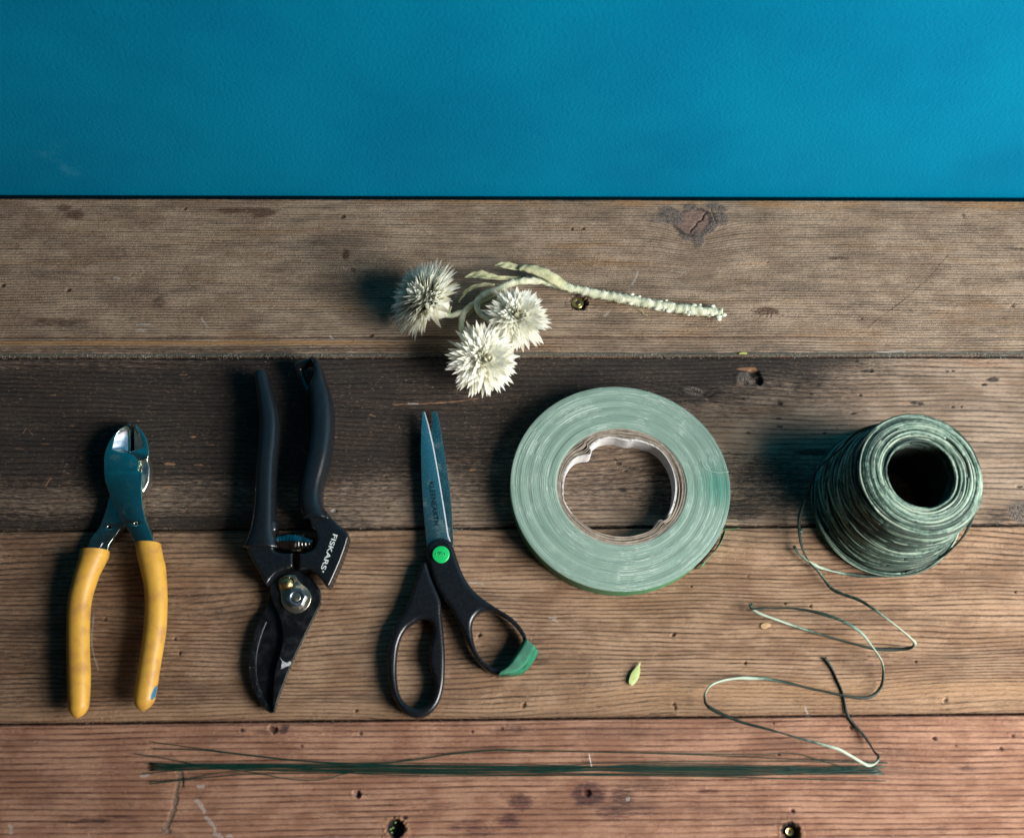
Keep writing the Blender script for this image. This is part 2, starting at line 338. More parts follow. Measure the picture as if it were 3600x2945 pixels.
        me.loops.add(q.size); me.loops.foreach_set('vertex_index', q.astype(np.int32).ravel()); me.polygons.add(len(q)); me.polygons.foreach_set('loop_start', (np.arange(len(q))*4).astype(np.int32))
        me.update(calc_edges=True); me.polygons.foreach_set('use_smooth', np.ones(len(q), bool))
        for nm, arr in (('gy', gy), ('phase', phase), ('dark', s.dark), ('pale', s.pale), ('fresh', s.fresh), ('hole', s.hole), ('dirt', s.dirt), ('knot', s.kn), ('fray', s.fray)):
            a = me.attributes.new(nm, 'FLOAT', 'POINT'); fl = arr.ravel(); a.data.foreach_set('value', np.concatenate([fl, fl[b0]]).astype(np.float32))
        me.materials.append(mat); o = bpy.data.objects.new('plank', me); scene.collection.objects.link(o); o.parent = table
        return o

Y1, Y2, Y3, Y4, Y5 = .3968, .2780, .1625, .0469, -.0687; G = .0005
# --- plank under the wall
A = Plank(Y2+G, Y1, 11)
A.knot(2440, 790, 9., 21, 26)
A.blob(A.kn, 2440, 782, 15.5, 12.5, 1., 25, .75); A.blob(A.fray, 2360, 758, 11, 8, 1., -30, .7); A.blob(A.fray, 2425, 728, 6, 3, .8, 0, .5); A.blob(A.fray, 2500, 800, 9, 3, .9, 45, .5); A.blob(A.fray, 2535, 770, 6, 6, .9, 0, .5); A.blob(A.fray, 2455, 842, 4, 7, .9, 0, .5); A.blob(A.fray, 2412, 835, 5, 2.6, .8, -30, .5); A.blob(A.fray, 2515, 730, 9, 4, .7, -20, .5); A.blob(A.fray, 2320, 775, 9, 3, .5, 0, .6)
A.poly([(2486, 744), (2473, 758), (2468, 772), (2452, 780), (2446, 792), (2434, 803), (2427, 816)], .55, [(A.hole, 1.), (A.h, -1.6)]); A.poly([(2500, 735), (2512, 765), (2520, 780)], .4, [(A.hole, .9), (A.h, -1.)])
for x, y, rx, ry, a, r in ((260, 755, 9, 5, .75, 0), (225, 730, 7, 4, .5, 0), (80, 820, 12, 8, .4, 0), (420, 890, 9, 9, .35, 0), (860, 740, 26, 3.2, .75, 0), (930, 752, 12, 3.5, .8, 10), (560, 1060, 7, 6, .55, 0), (500, 1030, 16, 9, .3, 0),
    (1120, 855, 8, 4, .4, 0), (1212, 893, 3, 5, .85, 0), (1245, 949, 2, 2, .6, 0), (200, 1130, 25, 4, .6, 0), (2490, 1095, 9, 5, .3, 0), (2690, 1095, 12, 4, .7, 0), (3390, 760, 2, 3, .6, 20), (3290, 720, 60, 4, .2, 0), (3250, 880, 20, 14, .25, 30), (2150, 1060, 30, 9, .25, 0),
    (1350, 1010, 50, 16, .35, 0), (1000, 1000, 40, 10, .25, 0), (3120, 755, 20, 5, .25, 0), (3400, 1060, 40, 5, .3, 0), (2950, 905, 10, 1.2, .7, 0), (3580, 875, 14, 1.2, .6, 0)): A.blob(A.dark, x, y, rx, ry, a, r)
A.fresh += .75*(1-sst(2., 9., (Y1*1000-A.Y)+6*fbm(A.X*.02, A.Y*.1, 5, 3)))*(.6+.5*vnoise(A.X*.03, A.Y*.05, 4))
cr = A.Y-Y2*1000
A.dark = np.maximum(A.dark, .8*np.exp(-((cr-14.3-.5*fbm(A.X*.03, A.X*0, 3))/.9)**2)*sst(330, 150, A.X)); A.h -= .5*np.exp(-((cr-14.3)/.8)**2)
A.fresh = np.maximum(A.fresh, .75*np.exp(-((cr-10.5)/2.2)**2)*sst(60, -120, A.X)); A.dark = np.maximum(A.dark, .55*np.exp(-((cr-6)/3.)**2)*sst(250, -50, A.X))
A.dirt = np.maximum(A.dirt, .66*np.exp(-((cr-2.2-.8*fbm(A.X*.1, A.X*0, 8))/1.7)**2)); A.h -= .4*np.exp(-((cr-1.8)/1.6)**2)
for p in ([(400, 975), (418, 978)], [(480, 1141), (530, 1139)], [(478, 1160), (512, 1160)], [(708, 1118), (730, 1150)], [(1160, 1180), (1170, 1190)], [(2222, 1000), (2236, 975), (2242, 955)], [(2125, 1112), (2140, 1095)], [(3080, 1237), (3180, 1235)]): A.poly(p, 1., [(A.pale, .9)], .5)
A.poly([(3330, 900), (3230, 1010), (3050, 1150)], .5, [(A.dark, .7)]); A.poly([(3090, 720), (3080, 800)], .4, [(A.dark, .4)]); A.poly([(2620, 820), (2590, 870)], .3, [(A.dark, .5)])
for x, y, k in ((1205, 762, 2.), (650, 735, 1.2), (10, 1003, 1.8), (240, 1020, 1.6), (1305, 1180, 1.5), (2010, 805, 1.2), (2050, 803, 1.2), (3560, 1075, 1.6), (2700, 920, 1.), (3030, 1120, .8)): A.pit(x, y, k*1.3, k*.9, .9, 20)
for i in range(26): A.pit(2640+rng.random()*110, 1085+rng.random()*30, .7, .5, .8)
for i in range(40): A.pit(2370+rng.random()*160, 1105+rng.random()*45, .7, .5, .5, dark=.3)
A.blob(A.hole, 2034, 1064, 5.7, 5.1, .93, 0, .12); A.pit(2034, 1064, 6.4, 5.8, 4.5, dark=.8)
A.scatter(700, .25, .9, .6)
# --- second plank, blackened on the left
B = Plank(Y3+G, Y2-G, 23)
u = (B.X+350)/750; v = (B.Y-Y3*1000)/115.5
base = 1-sst(-.06, .20, (B.X/1000-.045)-.35*(v-.55)+.09*fbm(B.X*.02, B.Y*.05, 77, 4))
B.dark = np.maximum(B.dark, base*(.90-.36*np.exp(-((v-.16)/.14)**2)-.35*np.exp(-((v-.97)/.06)**2)*sst(-100, -350, B.X)+.22*fbm(B.X*.01, B.Y*.06, 31, 3)))
B.dark = np.maximum(B.dark, .5*np.exp(-((v-.25)/.2)**2)*sst(300, 120, B.X)); B.dark = np.maximum(B.dark, .55*np.exp(-((v-.75)/.25)**2)*sst(200, 40, B.X))
for x, y, rx, ry, a in ((2060, 1480, 30, 22, .2), (2330, 1760, 24, 12, .6), (2600, 1790, 22, 10, .7), (2700, 1700, 38, 26, .62), (2580, 1620, 22, 10, .45), (2860, 1590, 16, 2.6, .85), (2800, 1640, 40, 5, .45), (3000, 1700, 60, 30, .25), (2350, 1300, 20, 9, .45), (2640, 1325, 5, 4, .7), (2740, 1418, 3, 2, .8), (2735, 1472, 3, 1.6, .7), (2740, 1500, 3, 1.6, .6), (3010, 1267, 3, 1.5, .8),  # stain left of the spool, strengthened to paint the shadow there darker
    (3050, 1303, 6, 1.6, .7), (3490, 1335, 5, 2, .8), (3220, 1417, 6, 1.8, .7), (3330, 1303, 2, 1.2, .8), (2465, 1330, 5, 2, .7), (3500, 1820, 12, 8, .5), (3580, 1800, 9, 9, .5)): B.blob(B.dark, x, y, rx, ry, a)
for x, y, rx, ry, a in ((2625, 1297, 8, 1.8, .9), (2610, 1350, 5, 2.5, .5), (3185, 1417, 2.5, 1.2, .7), (680, 1535, 3, .9, .8), (600, 1630, 5, 1.2, .8), (700, 1632, 4, .9, .7), (500, 1700, 3, .7, .6), (1660, 1650, 3.2, 1., 1.), (430, 1560, 5, 1., .5), (160, 1560, 5, .9, .5), (250, 1500, 4, .8, .45)): B.blob(B.fresh, x, y, rx, ry, a)
B.poly([(1380, 1422), (1480, 1419), (1600, 1412), (1680, 1400)], .8, [(B.fresh, .62)]); B.poly([(1436, 1420), (1470, 1419)], .9, [(B.pale, 1.)])
for p in ([(2200, 1332), (2290, 1345), (2400, 1368), (2480, 1385)], [(2380, 1340), (2450, 1352), (2510, 1365)], [(2440, 1372), (2490, 1392), (2515, 1380)], [(2230, 1345), (2330, 1372), (2400, 1390)]): B.poly(p, .55, [(B.hole, .9), (B.h, -1.2)])
B.poly([(2160, 1610), (2200, 1640), (2300, 1660), (2360, 1680)], .35, [(B.dark, .9), (B.h, -.5)])
B.blob(B.fray, 2618, 1330, 6, 6, .8, 0, .6); B.blob(B.fray, 2440, 1375, 9, 4, .6, -10, .6); B.blob(B.fray, 3590, 1800, 10, 8, .8, 0, .6); B.blob(B.hole, 2652, 1312, 3.6, 2.4, .95, -20, .3); B.blob(B.hole, 2668, 1337, 2.4, 3.2, 1., 0, .3); B.pit(2652, 1312, 4.6, 3., 3.); B.pit(2668, 1337, 3., 4., 3.5); B.pit(2617, 1345, 3.5, 2.5, 1.2, dark=.4)
for x, y, k in ((3062, 1304, 1.4), (3010, 1268, 1.3), (3460, 1350, 1.7), (3235, 1417, 2.), (3350, 1303, 1.), (3350, 1430, 1.), (2740, 1420, 1.5), (2850, 1385, 1.2), (3025, 1388, 1.2), (3000, 1452, 1.6), (2175, 1628, 1.8), (2200, 1655, 1.2), (3585, 1710, 1.6), (1172, 1797, 1.8), (2610, 1400, 1.1), (2630, 1520, 1.2), (2900, 1522, 1.2), (2940, 1505, 1.), (3380, 1428, 1.)): B.pit(x, y, k*1.5, k*.8, 1.)
B.blob(B.pale, 1173, 1796, 2, 1.6, .7); B.blob(B.hole, 2190, 1720, 2.4, 1.6, .8)
for i in range(90):                                 # scuffs through the black
    x = rng.uniform(0, 1500); y = rng.uniform(1300, 1800); L = rng.uniform(6, 34); a = rng.normal(0, .5) if rng.random() < .8 else rng.uniform(0, 3.1)
    B.poly([(x, y), (x+L*math.cos(a), y+L*math.sin(a))], rng.uniform(.35, .8), [(B.fresh, rng.uniform(.3, .75)), (B.h, -.15)])
B.knot(2640, 1330, -4., 26, 14); B.knot(2400, 1400, -6., 40, 25)
B.scatter(900, .25, 1., .7)
# --- third plank
C_ = Plank(Y4+G, Y3-G, 37)
v = (C_.Y-Y4*1000)/115.5
C_.dark = np.maximum(C_.dark, .42*sst(.1, -.3, C_.X/1000+.12*fbm(C_.X*.02, C_.Y*.03, 4, 3)))  # third plank gets darker towards the left
C_.fresh = np.maximum(C_.fresh, .55*np.exp(-((v-.12)/.12)**2)*sst(-60, 120, C_.X)); C_.dark = np.maximum(C_.dark, .5*(1-sst(0, .07, v)))
C_.fresh = np.maximum(C_.fresh, .45*(1-sst(.02, .09, np.abs(v-.045))))
for x, y, rx, ry, a in ((2250, 2520, 26, 2.4, 1.), (2320, 2514, 14, 2.4, .9), (2150, 2535, 14, 1.2, .8), (1880, 2252, 7, 2.2, .6), (1890, 2322, 8, 2.4, .6), (1800, 2260, 16, 3, .35), (1830, 2290, 18, 6, .25), (2560, 2385, 5, 2.6, .4), (3180, 2460, 9, 4, .45), (3330, 2390, 20, 4, .35), (2000, 2180, 20, 8, .2),
    (40, 1900, 70, 6, .35), (3550, 2480, 16, 5, .5), (3100, 2310, 30, 4, .3), (1900, 1890, 90, 2.4, .3), (2250, 1905, 120, 4, .25)): C_.blob(C_.dark, x, y, rx, ry, a)
C_.blob(C_.hole, 2260, 2528, 17, 1.1, .8)
for p in ([(1945, 2175), (1960, 2185)], [(1930, 2170), (1955, 2172)], [(2830, 2485), (2840, 2510)], [(330, 2160), (322, 2260), (345, 2350)], [(1650, 2048), (1700, 2050)]): C_.poly(p, .9, [(C_.pale, .7)], .6)
for x, y, k in ((1685, 2232, 1.7), (1841, 2477, 1.8), (1252, 2496, 1.4), (632, 2295, 1.2), (615, 2245, 1.2), (370, 2175, 1.2), (2368, 2475, 1.6), (2374, 2487, 1.4), (2368, 2230, 1.6), (3325, 2460, 1.7), (3220, 2325, 1.1), (2850, 2130, 1.2), (2620, 2330, 1.1), (2760, 2120, 1.1), (3570, 2080, 1.2), (2430, 2060, 1.), (2630, 2025, .9)): C_.pit(x, y, k*1.1, k*.9, 1.1, 50)
C_.knot(2330, 2560, -6., 30, 12)
C_.scatter(700, .25, .9, .6)
# --- front plank
D = Plank(Y5+G, Y4-G, 53)
for x, y, rx, ry, a in ((2070, 2790, 13, 8, .85), (2050, 2800, 8, 7, .6), (1830, 2815, 9, 6, .7), (1790, 2885, 10, 5, .7), (2190, 2800, 9, 7, .6), (2160, 2855, 16, 5, .55), (2260, 2850, 10, 4, .45), (2290, 2770, 20, 2.4, .45), (2490, 2780, 8, 1.6, .6), (940, 2570, 8, 3.4, .45), (1000, 2565, 4, 3, .7), (310, 2885, 16, 1.4, .7), (430, 2870, 12, 1.4, .6),
    (690, 2795, 7, 2.4, .35), (3320, 2915, 6, 4, .35), (1560, 2830, 16, 3, .3), (1640, 2900, 16, 4, .55), (1690, 2925, 14, 5, .5), (200, 2720, 60, 10, .2), (3400, 2700, 8, 2.4, .5), (3560, 2580, 9, 2, .4), (1800, 2560, 16, 3, .4), (2450, 2950, 20, 3, .3)): D.blob(D.dark, x, y, rx, ry, a)
D.fresh = np.maximum(D.fresh, .22)
D.poly([(632, 2700), (618, 2790), (612, 2840), (590, 2900), (592, 2925)], 1.9, [(D.dirt, .75), (D.h, -.5), (D.fresh, .4)], 1.6); D.poly([(636, 2715), (640, 2745)], 1.6, [(D.dirt, .8), (D.h, -.6)]); D.poly([(640, 2735), (645, 2765)], .8, [(D.hole, .7), (D.h, -.8)], .8)
D.blob(D.dirt, 585, 2915, 3, 3, .8)
for p in ([(700, 2765), (715, 2762)], [(725, 2870), (750, 2900), (755, 2930)], [(800, 2938), (815, 2939)], [(500, 2726), (520, 2725)], [(690, 2810), (720, 2850)], [(2205, 2808), (2210, 2806)], [(35, 2900), (40, 2925)], [(760, 2930), (780, 2942)]): D.poly(p, 1.7, [(D.pale, .8)], 1.2)
for x, y, k, dd in ((1255, 2790, 2.6, 2.), (2062, 2785, 2.8, 2.2), (960, 2563, 3., 1.4), (1420, 2872, 1.6, 1.4), (2787, 2849, 1.4, 1.2), (2993, 2558, 1.5, 1.), (3285, 2595, 1.6, 1.2), (2738, 2650, 1.2, 1.), (850, 2565, 1.4, .7), (1268, 2577, 1.3, .8), (1660, 2570, 1.2, .8), (1765, 2560, 1.1, .8), (1060, 2620, 1.4, .5), (3560, 2585, 1.6, 1.), (3520, 2630, 1.3, 1.), (2720, 2540, 1., .8), (3360, 2620, 1., .8)): D.pit(x, y, k*.9, k*1.15, dd, 60, .85)
D.blob(D.pale, 1249, 2787, 1.2, 2.2, .7); D.blob(D.hole, 1262, 2790, .9, 2.4, .9); D.blob(D.hole, 1008, 2561, 2.6, 1.3, .7, 35)
D.blob(D.hole, 1391, 2911, 4.9, 5.2, 1., 0, .12); D.pit(1391, 2911, 5.8, 6.2, 5.); D.blob(D.hole, 2781, 2922, 5.2, 5., 1., 0, .12); D.pit(2781, 2922, 6., 5.8, 5.)
D.blob(D.fresh, 1372, 2882, 10, 2.5, .9)
D.scatter(650, .25, .8, .5)
GR = (.085, .08, .062)
A.build(wood('grey_brown_board', (.43, .318, .222), (.28, .195, .13), (.060, .036, .022), (.065, .037, .023), GR, (.36, .20, .085), 1., 1., .42, .32), 1.85, 3., .8, .12)
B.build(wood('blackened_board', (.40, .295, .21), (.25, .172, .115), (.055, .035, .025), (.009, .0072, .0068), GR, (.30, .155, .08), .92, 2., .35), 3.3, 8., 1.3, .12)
C_.build(wood('brown_board', (.44, .285, .178), (.265, .155, .090), (.06, .03, .017), (.075, .042, .026), GR, (.40, .24, .13), .98, 3., .42), 2.9, 11., 1.3, .14)
D.build(wood('red_brown_board', (.46, .258, .165), (.29, .143, .086), (.085, .026, .016), (.075, .032, .028), (.20, .13, .09), (.36, .19, .11), .95, 4., .32), 3.2, 3., 1.3, .10)
E_ = Plank(Y5-.1156, Y5-G, 71, False); E_.build(bpy.data.materials['brown_board'], 3.0, 8.)
E2 = Plank(Y5-.2312, Y5-.1156-G, 73, False); E2.build(bpy.data.materials['grey_brown_board'], 2.6, 8.)
def box(x0, x1, y0, y1, z0, z1):
    v = [(x, y, z) for z in (z0, z1) for y in (y0, y1) for x in (x0, x1)]
    return mesh_from(v, [(0, 2, 3, 1), (4, 5, 7, 6), (0, 1, 5, 4), (2, 6, 7, 3), (0, 4, 6, 2), (1, 3, 7, 5)], 30)
UND = simple('underside_wood', (.03, .02, .015), (.05, .035, .025), 60, .8)
link('underframe', box(-.93, 1.03, -.27, .385, -.05, -.0285), UND, table)
# grit lodged in the seams
GRIT = simple('seam_grit', (.10, .09, .07), (.30, .275, .22), 900, .9)
gm = MB(); ico = [(1, 0, 0), (-1, 0, 0), (0, 1, 0), (0, -1, 0), (0, 0, 1), (0, 0, -1)]; icf = [(0, 2, 4), (2, 1, 4), (1, 3, 4), (3, 0, 4), (2, 0, 5), (1, 2, 5), (3, 1, 5), (0, 3, 5)]
def grain(x, y, z, r):
    q = np.array(ico)*rng.uniform(.6, 1.2, (6, 1))*r; a = rng.uniform(0, 6.28); c, s_ = math.cos(a), math.sin(a)
    q = np.stack([q[:, 0]*c-q[:, 1]*s_, q[:, 0]*s_+q[:, 1]*c, q[:, 2]*.7], 1); gm.add(q+[x, y, z], icf)
for i in range(4600):
    x = rng.uniform(FX0, FX1); k = vnoise(np.array(x*60), np.array(.5), 5)+.5
    if rng.random() > .25+.9*k: continue
    grain(x, Y2+abs(rng.normal(0, .0016))*(1 if rng.random() < .85 else -1)+.0006, -.0006+rng.random()*.0003, rng.uniform(.00022, .0006))
for i in range(1100):
    x = rng.uniform(FX0, FX1); yy = Y3 if rng.random() < .45 else Y4
    grain(x, yy+rng.normal(0, .0008), -.0010+rng.random()*.0004, rng.uniform(.00015, .00036))
for i in range(60): grain(*(P(1600+rng.normal(0, 16), 1864+rng.normal(0, 3))[:2]), .0, rng.uniform(.0003, .0006))
sm_ = gm; gm = MB()
for i in range(900):
    x = rng.uniform(FX0, FX1); y = rng.uniform(-.05, Y1-.002)
    grain(x, y, .0001+.0002*rng.random(), rng.uniform(.00012, .00036))
tag(link('dust_specks', gm.mesh(30), simple('wood_dust', (.30, .22, .15), (.55, .48, .38), 300, .9), table), kind='stuff'); gm = sm_
tag(link('seam_dirt', gm.mesh(30), GRIT, table), kind='stuff')
# screws sunk in the boards
def sunk_screw(px, py, r, z):
    c = P(px, py, z); n = 40; t = np.linspace(0, 2*np.pi, n, endpoint=False); prof = [(1, -.0012), (1, 0), (.9, .00035), (.55, .0001), (.5, .0003), (.36, .0001), (.30, -.0012), (0, -.0014)]
    v = []; f = []
    for k, (rr, zz) in enumerate(prof): v += [(c[0]+r*rr*math.cos(a), c[1]+r*rr*math.sin(a), z+zz) for a in t]
    for k in range(len(prof)-1):
        for i in range(n): j = (i+1) % n; f.append((k*n+i, k*n+j, (k+1)*n+j, (k+1)*n+i))
    o = link('screw', mesh_from(v, f, 40), BRASS, table); link('drive_socket', disc(c, r*.36, z-.0006, z+.0003, .00005, 6), DARK, o); return o
sunk_screw(2031, 1064, .0041, -.0018); sunk_screw(2776, 2922, .0024, -.0030)
MOSS = simple('green_debris', (.12, .28, .05), (.25, .40, .18), 700, .7)
mb = MB()
for x, y, r in ((1389, 2889, .0008), (1376, 2925, .0007), (1372, 2913, .0008), (1380, 2908, .0007)):
    q = np.array(ico)*r*[1.4, 1, .6]; c = P(x, y, -.003); mb.add(q+c, icf)
link('plant_debris', mb.mesh(), MOSS, table)

# ------------------------------------------------------------------ the blue wall
t = NT('blue_wall_paint'); v = t.obj(); n1 = t.noise(v, 470, 3, .6); n2 = t.noise(v, 7, 6, .6); n3 = t.noise(t.obj((1, 1, .55)), 900, 2, .5)
col = t.mix(t.ss(n2, .3, .7), (.0006, .136, .258), (.0006, .172, .300))
sc = t.ss(t.math('ADD', t.noise(t.obj((1, 1, 1), (0, 0, 0)), 42, 6, .72), t.attr('scuff')), 1.10, 1.30, 0, .16); col = t.mix(sc, col, (.08, .36, .5))
PAINT = t.done(t.bsdf(col, t.ss(n1, .3, .7, .42, .55), 0., t.bump(t.math('ADD', n1, t.math('MULTIPLY', n3, .3)), .0004), .03))
WY = Y1+.0030
nx, nz = 260, 200; xs = np.linspace(-1.5, 1.8, nx); zs = np.concatenate([np.linspace(-.5, -.0012, 10), np.linspace(-.0008, .32, 120), np.linspace(.33, 2.7, 70)])
X, Zz = np.meshgrid(xs, zs); v = np.stack([X, np.where(Zz < -.001, WY+.03, WY), Zz], -1).reshape(-1, 3); idx = np.arange(v.shape[0]).reshape(len(zs), nx)  # wall stepped back below table level, shaped to make a dark gap
fr = np.stack([idx[:-1, :-1], idx[:-1, 1:], idx[1:, 1:], idx[1:, :-1]], -1).reshape(-1, 4)
bk = v.copy(); bk[:, 1] += .12; fb = fr[:, ::-1]+len(v)
rim = np.concatenate([idx[0, :], idx[1:, -1], idx[-1, -2::-1], idx[-2:0:-1, 0]]); k2 = np.roll(rim, -1); side = np.stack([k2, rim, rim+len(v), k2+len(v)], -1)
me = mesh_from(np.concatenate([v, bk]), np.concatenate([fr, fb, side]), 50)
a = me.attributes.new('scuff', 'FLOAT', 'POINT'); sx = X; q = .62*np.exp(-((sx+.27)/.10)**2-((Zz-.045)/.06)**2)+.45*np.exp(-((sx-.33)/.05)**2-((Zz-.05)/.05)**2)
a.data.foreach_set('value', np.concatenate([q.ravel(), q.ravel()*0]).astype(np.float32))
wall = link('wall', me, PAINT); tag(wall, 'smooth blue painted wall rising behind the wooden tabletop', 'wall', kind='structure')

# ------------------------------------------------------------------ cutting pliers
pl = thing('cutting_pliers', Z1(700, 800), 'diagonal cutting pliers with yellow dipped grips, leftmost tool on the table', 'pliers')
zt = .0135
outer = [(725, 118), (680, 140), (620, 185), (565, 245), (520, 320), (490, 400), (479, 480), (480, 600), (487, 690)]
lower = [(510, 760), (545, 850), (600, 970), (660, 1090), (720, 1185), (770, 1275), (812, 1358), (860, 1450), (980, 1420), (990, 1330), (978, 1285), (945, 1200), (905, 1100), (880, 1000), (866, 900), (860, 780), (864, 690), (868, 614)]
arc = [(822, 585), (838, 505), (863, 572), (846, 520), (826, 470), (790, 432), (755, 415), (722, 407)]
lever = smooth(Z1.l(outer, zt), 4).tolist()+smooth(Z1.l(lower, zt), 4).tolist()+Z1.l([(848, 598), (822, 588), (836, 510), (818, 468), (790, 432), (755, 415), (722, 407), (620, 396), (561, 376)], zt).tolist()+smooth(Z1.l([(585, 272), (625, 195), (680, 147)], zt), 3).tolist()
th = np.linspace(0, 2*np.pi, 20, endpoint=False)
def hole(zc, x, y, r, z): c = zc(x, y, z); return np.stack([c[0]+r*np.cos(th), c[1]+r*np.sin(th), 0*th], 1)
front = link('lever', plate([lever, hole(Z1, 803, 1130, .0011, zt)], .0060, zt, .00035), STEEL, pl)
# full-depth core of the left jaw and its ground cutting face
corel = smooth(Z1.l([(746, 120), (725, 119), (680, 141), (622, 187), (567, 247), (522, 322), (492, 402), (482, 480), (484, 600), (500, 680), (560, 700), (740, 560), (748, 400)], .007), 3, True)
link('jaw', plate([corel], .0020, .0068, .0003), STEELD, front)
def ruled(a, b, n=10, sag=0., m=24):
    def rs(p):
        p = np.asarray(p); s_ = np.concatenate([[0], np.cumsum(np.linalg.norm(np.diff(p, axis=0), axis=1))]); tt = np.linspace(0, s_[-1], m); return np.stack([np.interp(tt, s_, p[:, k]) for k in range(3)], 1)
    A_, B_ = rs(a), rs(b); tt = np.linspace(0, 1, n); v = A_[:, None]*(1-tt)[None, :, None]+B_[:, None]*tt[None, :, None]; v[..., 2] -= sag*np.sin(np.pi*tt)[None, :]
    i = np.arange(m*n).reshape(m, n); f = np.stack([i[:-1, :-1], i[1:, :-1], i[1:, 1:], i[:-1, 1:]], -1).reshape(-1, 4); return v.reshape(-1, 3), f
mb = MB(); v, f = ruled(Z1.l([(722, 120), (680, 146), (625, 194), (586, 271), (561, 376), (620, 396), (660, 401)], zt-.0002), Z1.l([(722, 120), (722, 220), (722, 320), (722, 405)], .0080), 12, .0006); mb.add(v, f)
bface = link('ground_face', mb.mesh(), BRIGHT, front)
mb = MB(); v, f = ruled(Z1.l([(722, 120), (722, 405)], .0080), Z1.l([(748, 122), (748, 400)], .0050), 4); mb.add(v, f); link('cutting_edge', mb.mesh(), STEELD, front)
# rear lever
rear = link('lever', plate([smooth(Z1.l([(560, 800), (530, 850), (505, 960), (470, 1060), (420, 1180), (350, 1265), (318, 1350), (285, 1440), (420, 1470), (500, 1440), (528, 1345), (572, 1280), (640, 1190), (700, 1130), (760, 950), (700, 800)], .0080), 4, True), hole(Z1, 532, 1165, .0011, .008)], .0020, .0078, .0006), STEELD, pl)
mb = MB(); v, f = ruled(Z1.l([(690, 1140), (640, 1192), (570, 1282), (462, 1328), (412, 1412)], .0079), Z1.l([(690, 1150), (645, 1200), (585, 1285), (540, 1335), (520, 1412)], .0055), 5); mb.add(v, f); link('facet', mb.mesh(30), BRIGHT, rear)
link('jaw', plate([smooth(Z1.l([(792, 125), (850, 168), (900, 248), (926, 335), (934, 425)], zt), 3).tolist()+Z1.l([(924, 466), (836, 492), (822, 468), (794, 432), (758, 414), (728, 404), (800, 385), (880, 352), (872, 300), (835, 200)], zt).tolist()], .0075, zt, .0003), STEEL, rear)
link('shoulder', plate([Z1.l([(838, 496), (924, 468), (946, 560), (936, 700), (908, 758), (878, 812), (850, 780), (850, 600)], .0105)], .0020, .0105, .0012, 4), metal('worn_facet', (.62, .58, .52), (.4, .42, .42), .3, 1.), rear)
link('jaw_base', plate([smooth(Z1.l([(790, 126), (850, 175), (900, 255), (928, 340), (935, 430), (945, 560), (930, 690), (880, 800), (760, 600), (790, 400)], .007), 3, True)], .0020, .0076, .0003), STEELD, rear)
mb = MB(); v, f = ruled(Z1.l([(790, 125), (835, 198), (872, 300), (880, 352)], zt-.0002), Z1.l([(790, 126), (790, 210), (790, 300), (790, 386)], .0078), 10, .0005); mb.add(v, f[:, ::-1]); link('ground_face', mb.mesh(), STEELD, rear)
mb = MB(); tube(mb, smooth(Z1.l([(722, 406), (755, 413), (792, 430), (824, 465), (845, 512), (862, 570)], zt+.00002), 4), .00024, 6); link('joint_groove', mb.mesh(), DARK, front)
# grips
t = NT('yellow_dip'); v = t.obj(); a_ = t.noise(v, 110, 5, .65); b_ = t.noise(v, 420, 4, .7)
col = t.mix(t.ss(a_, .40, .68), (.52, .29, .04), (.40, .21, .045)); col = t.mix(t.ss(a_, .58, .76, 0, .4), col, (.34, .17, .05)); col = t.mix(t.ss(b_, .62, .74, 0, .35), col, (.30, .17, .06))
sm = t.attr('mark'); col = t.mix(t.ss(t.math('ADD', sm, t.math('MULTIPLY', t.noise(t.obj((1, .3, 1)), 500, 3), .4)), .62, .78), col, (.02, .13, .22))
YEL = t.done(t.bsdf(col, .46, 0., t.bump(t.noise(v, 1500, 4), .00007), .4))
def grip(rows, parent, zc, tipc, mark=None):
    L = []; Rr = []; zz = []; hz = []
    for (zf, y, l, r) in rows: L.append(zf(l, y, zc)); Rr.append(zf(r, y, zc))
    L = smooth(L, 5); Rr = smooth(Rr, 5)
    tip = tipc; n = len(L); ctr = (L[-1]+Rr[-1])/2
    Ls = list(L); Rs = list(Rr)
    for k in np.linspace(.2, 1, 7):                 # rounded nose
        s_ = max(0, 1-k**1.8)**.62; c = ctr*(1-k)+tip*k; h = (Rr[-1]-L[-1])/2*max(s_, .04); Ls.append(c-h); Rs.append(c+h)
    Ls, Rs = np.array(Ls), np.array(Rs); w = np.linalg.norm(Rs-Ls, axis=1)/2; hz = np.minimum(w*1.0, .0092); zc_ = np.full(len(w), zc)
    hz[:6] = np.minimum(hz[:6], .0085); mb = MB(); sweep(mb, Ls, Rs, zc_, hz, 2.15, 36); me = mb.mesh(60)
    at = me.attributes.new('mark', 'FLOAT', 'POINT'); co = np.array([q.co for q in me.vertices]); q = np.zeros(len(co))
    if mark is not None:
        for (c, rx, ry, rot) in mark:
            d = co[:, :2]-c[:2]; a_ = math.radians(rot); uu = (d[:, 0]*math.cos(a_)+d[:, 1]*math.sin(a_))/rx; vv = (-d[:, 0]*math.sin(a_)+d[:, 1]*math.cos(a_))/ry; q = np.maximum(q, (1-sst(.3, 1.3, np.hypot(uu, vv)))*(co[:, 2] > zc))
    at.data.foreach_set('value', q.astype(np.float32)); bm = bmesh.new(); bm.from_mesh(me); bmesh.ops.subdivide_edges(bm, edges=[]); bm.to_mesh(me); bm.free()
    return link('grip', me, YEL, parent)
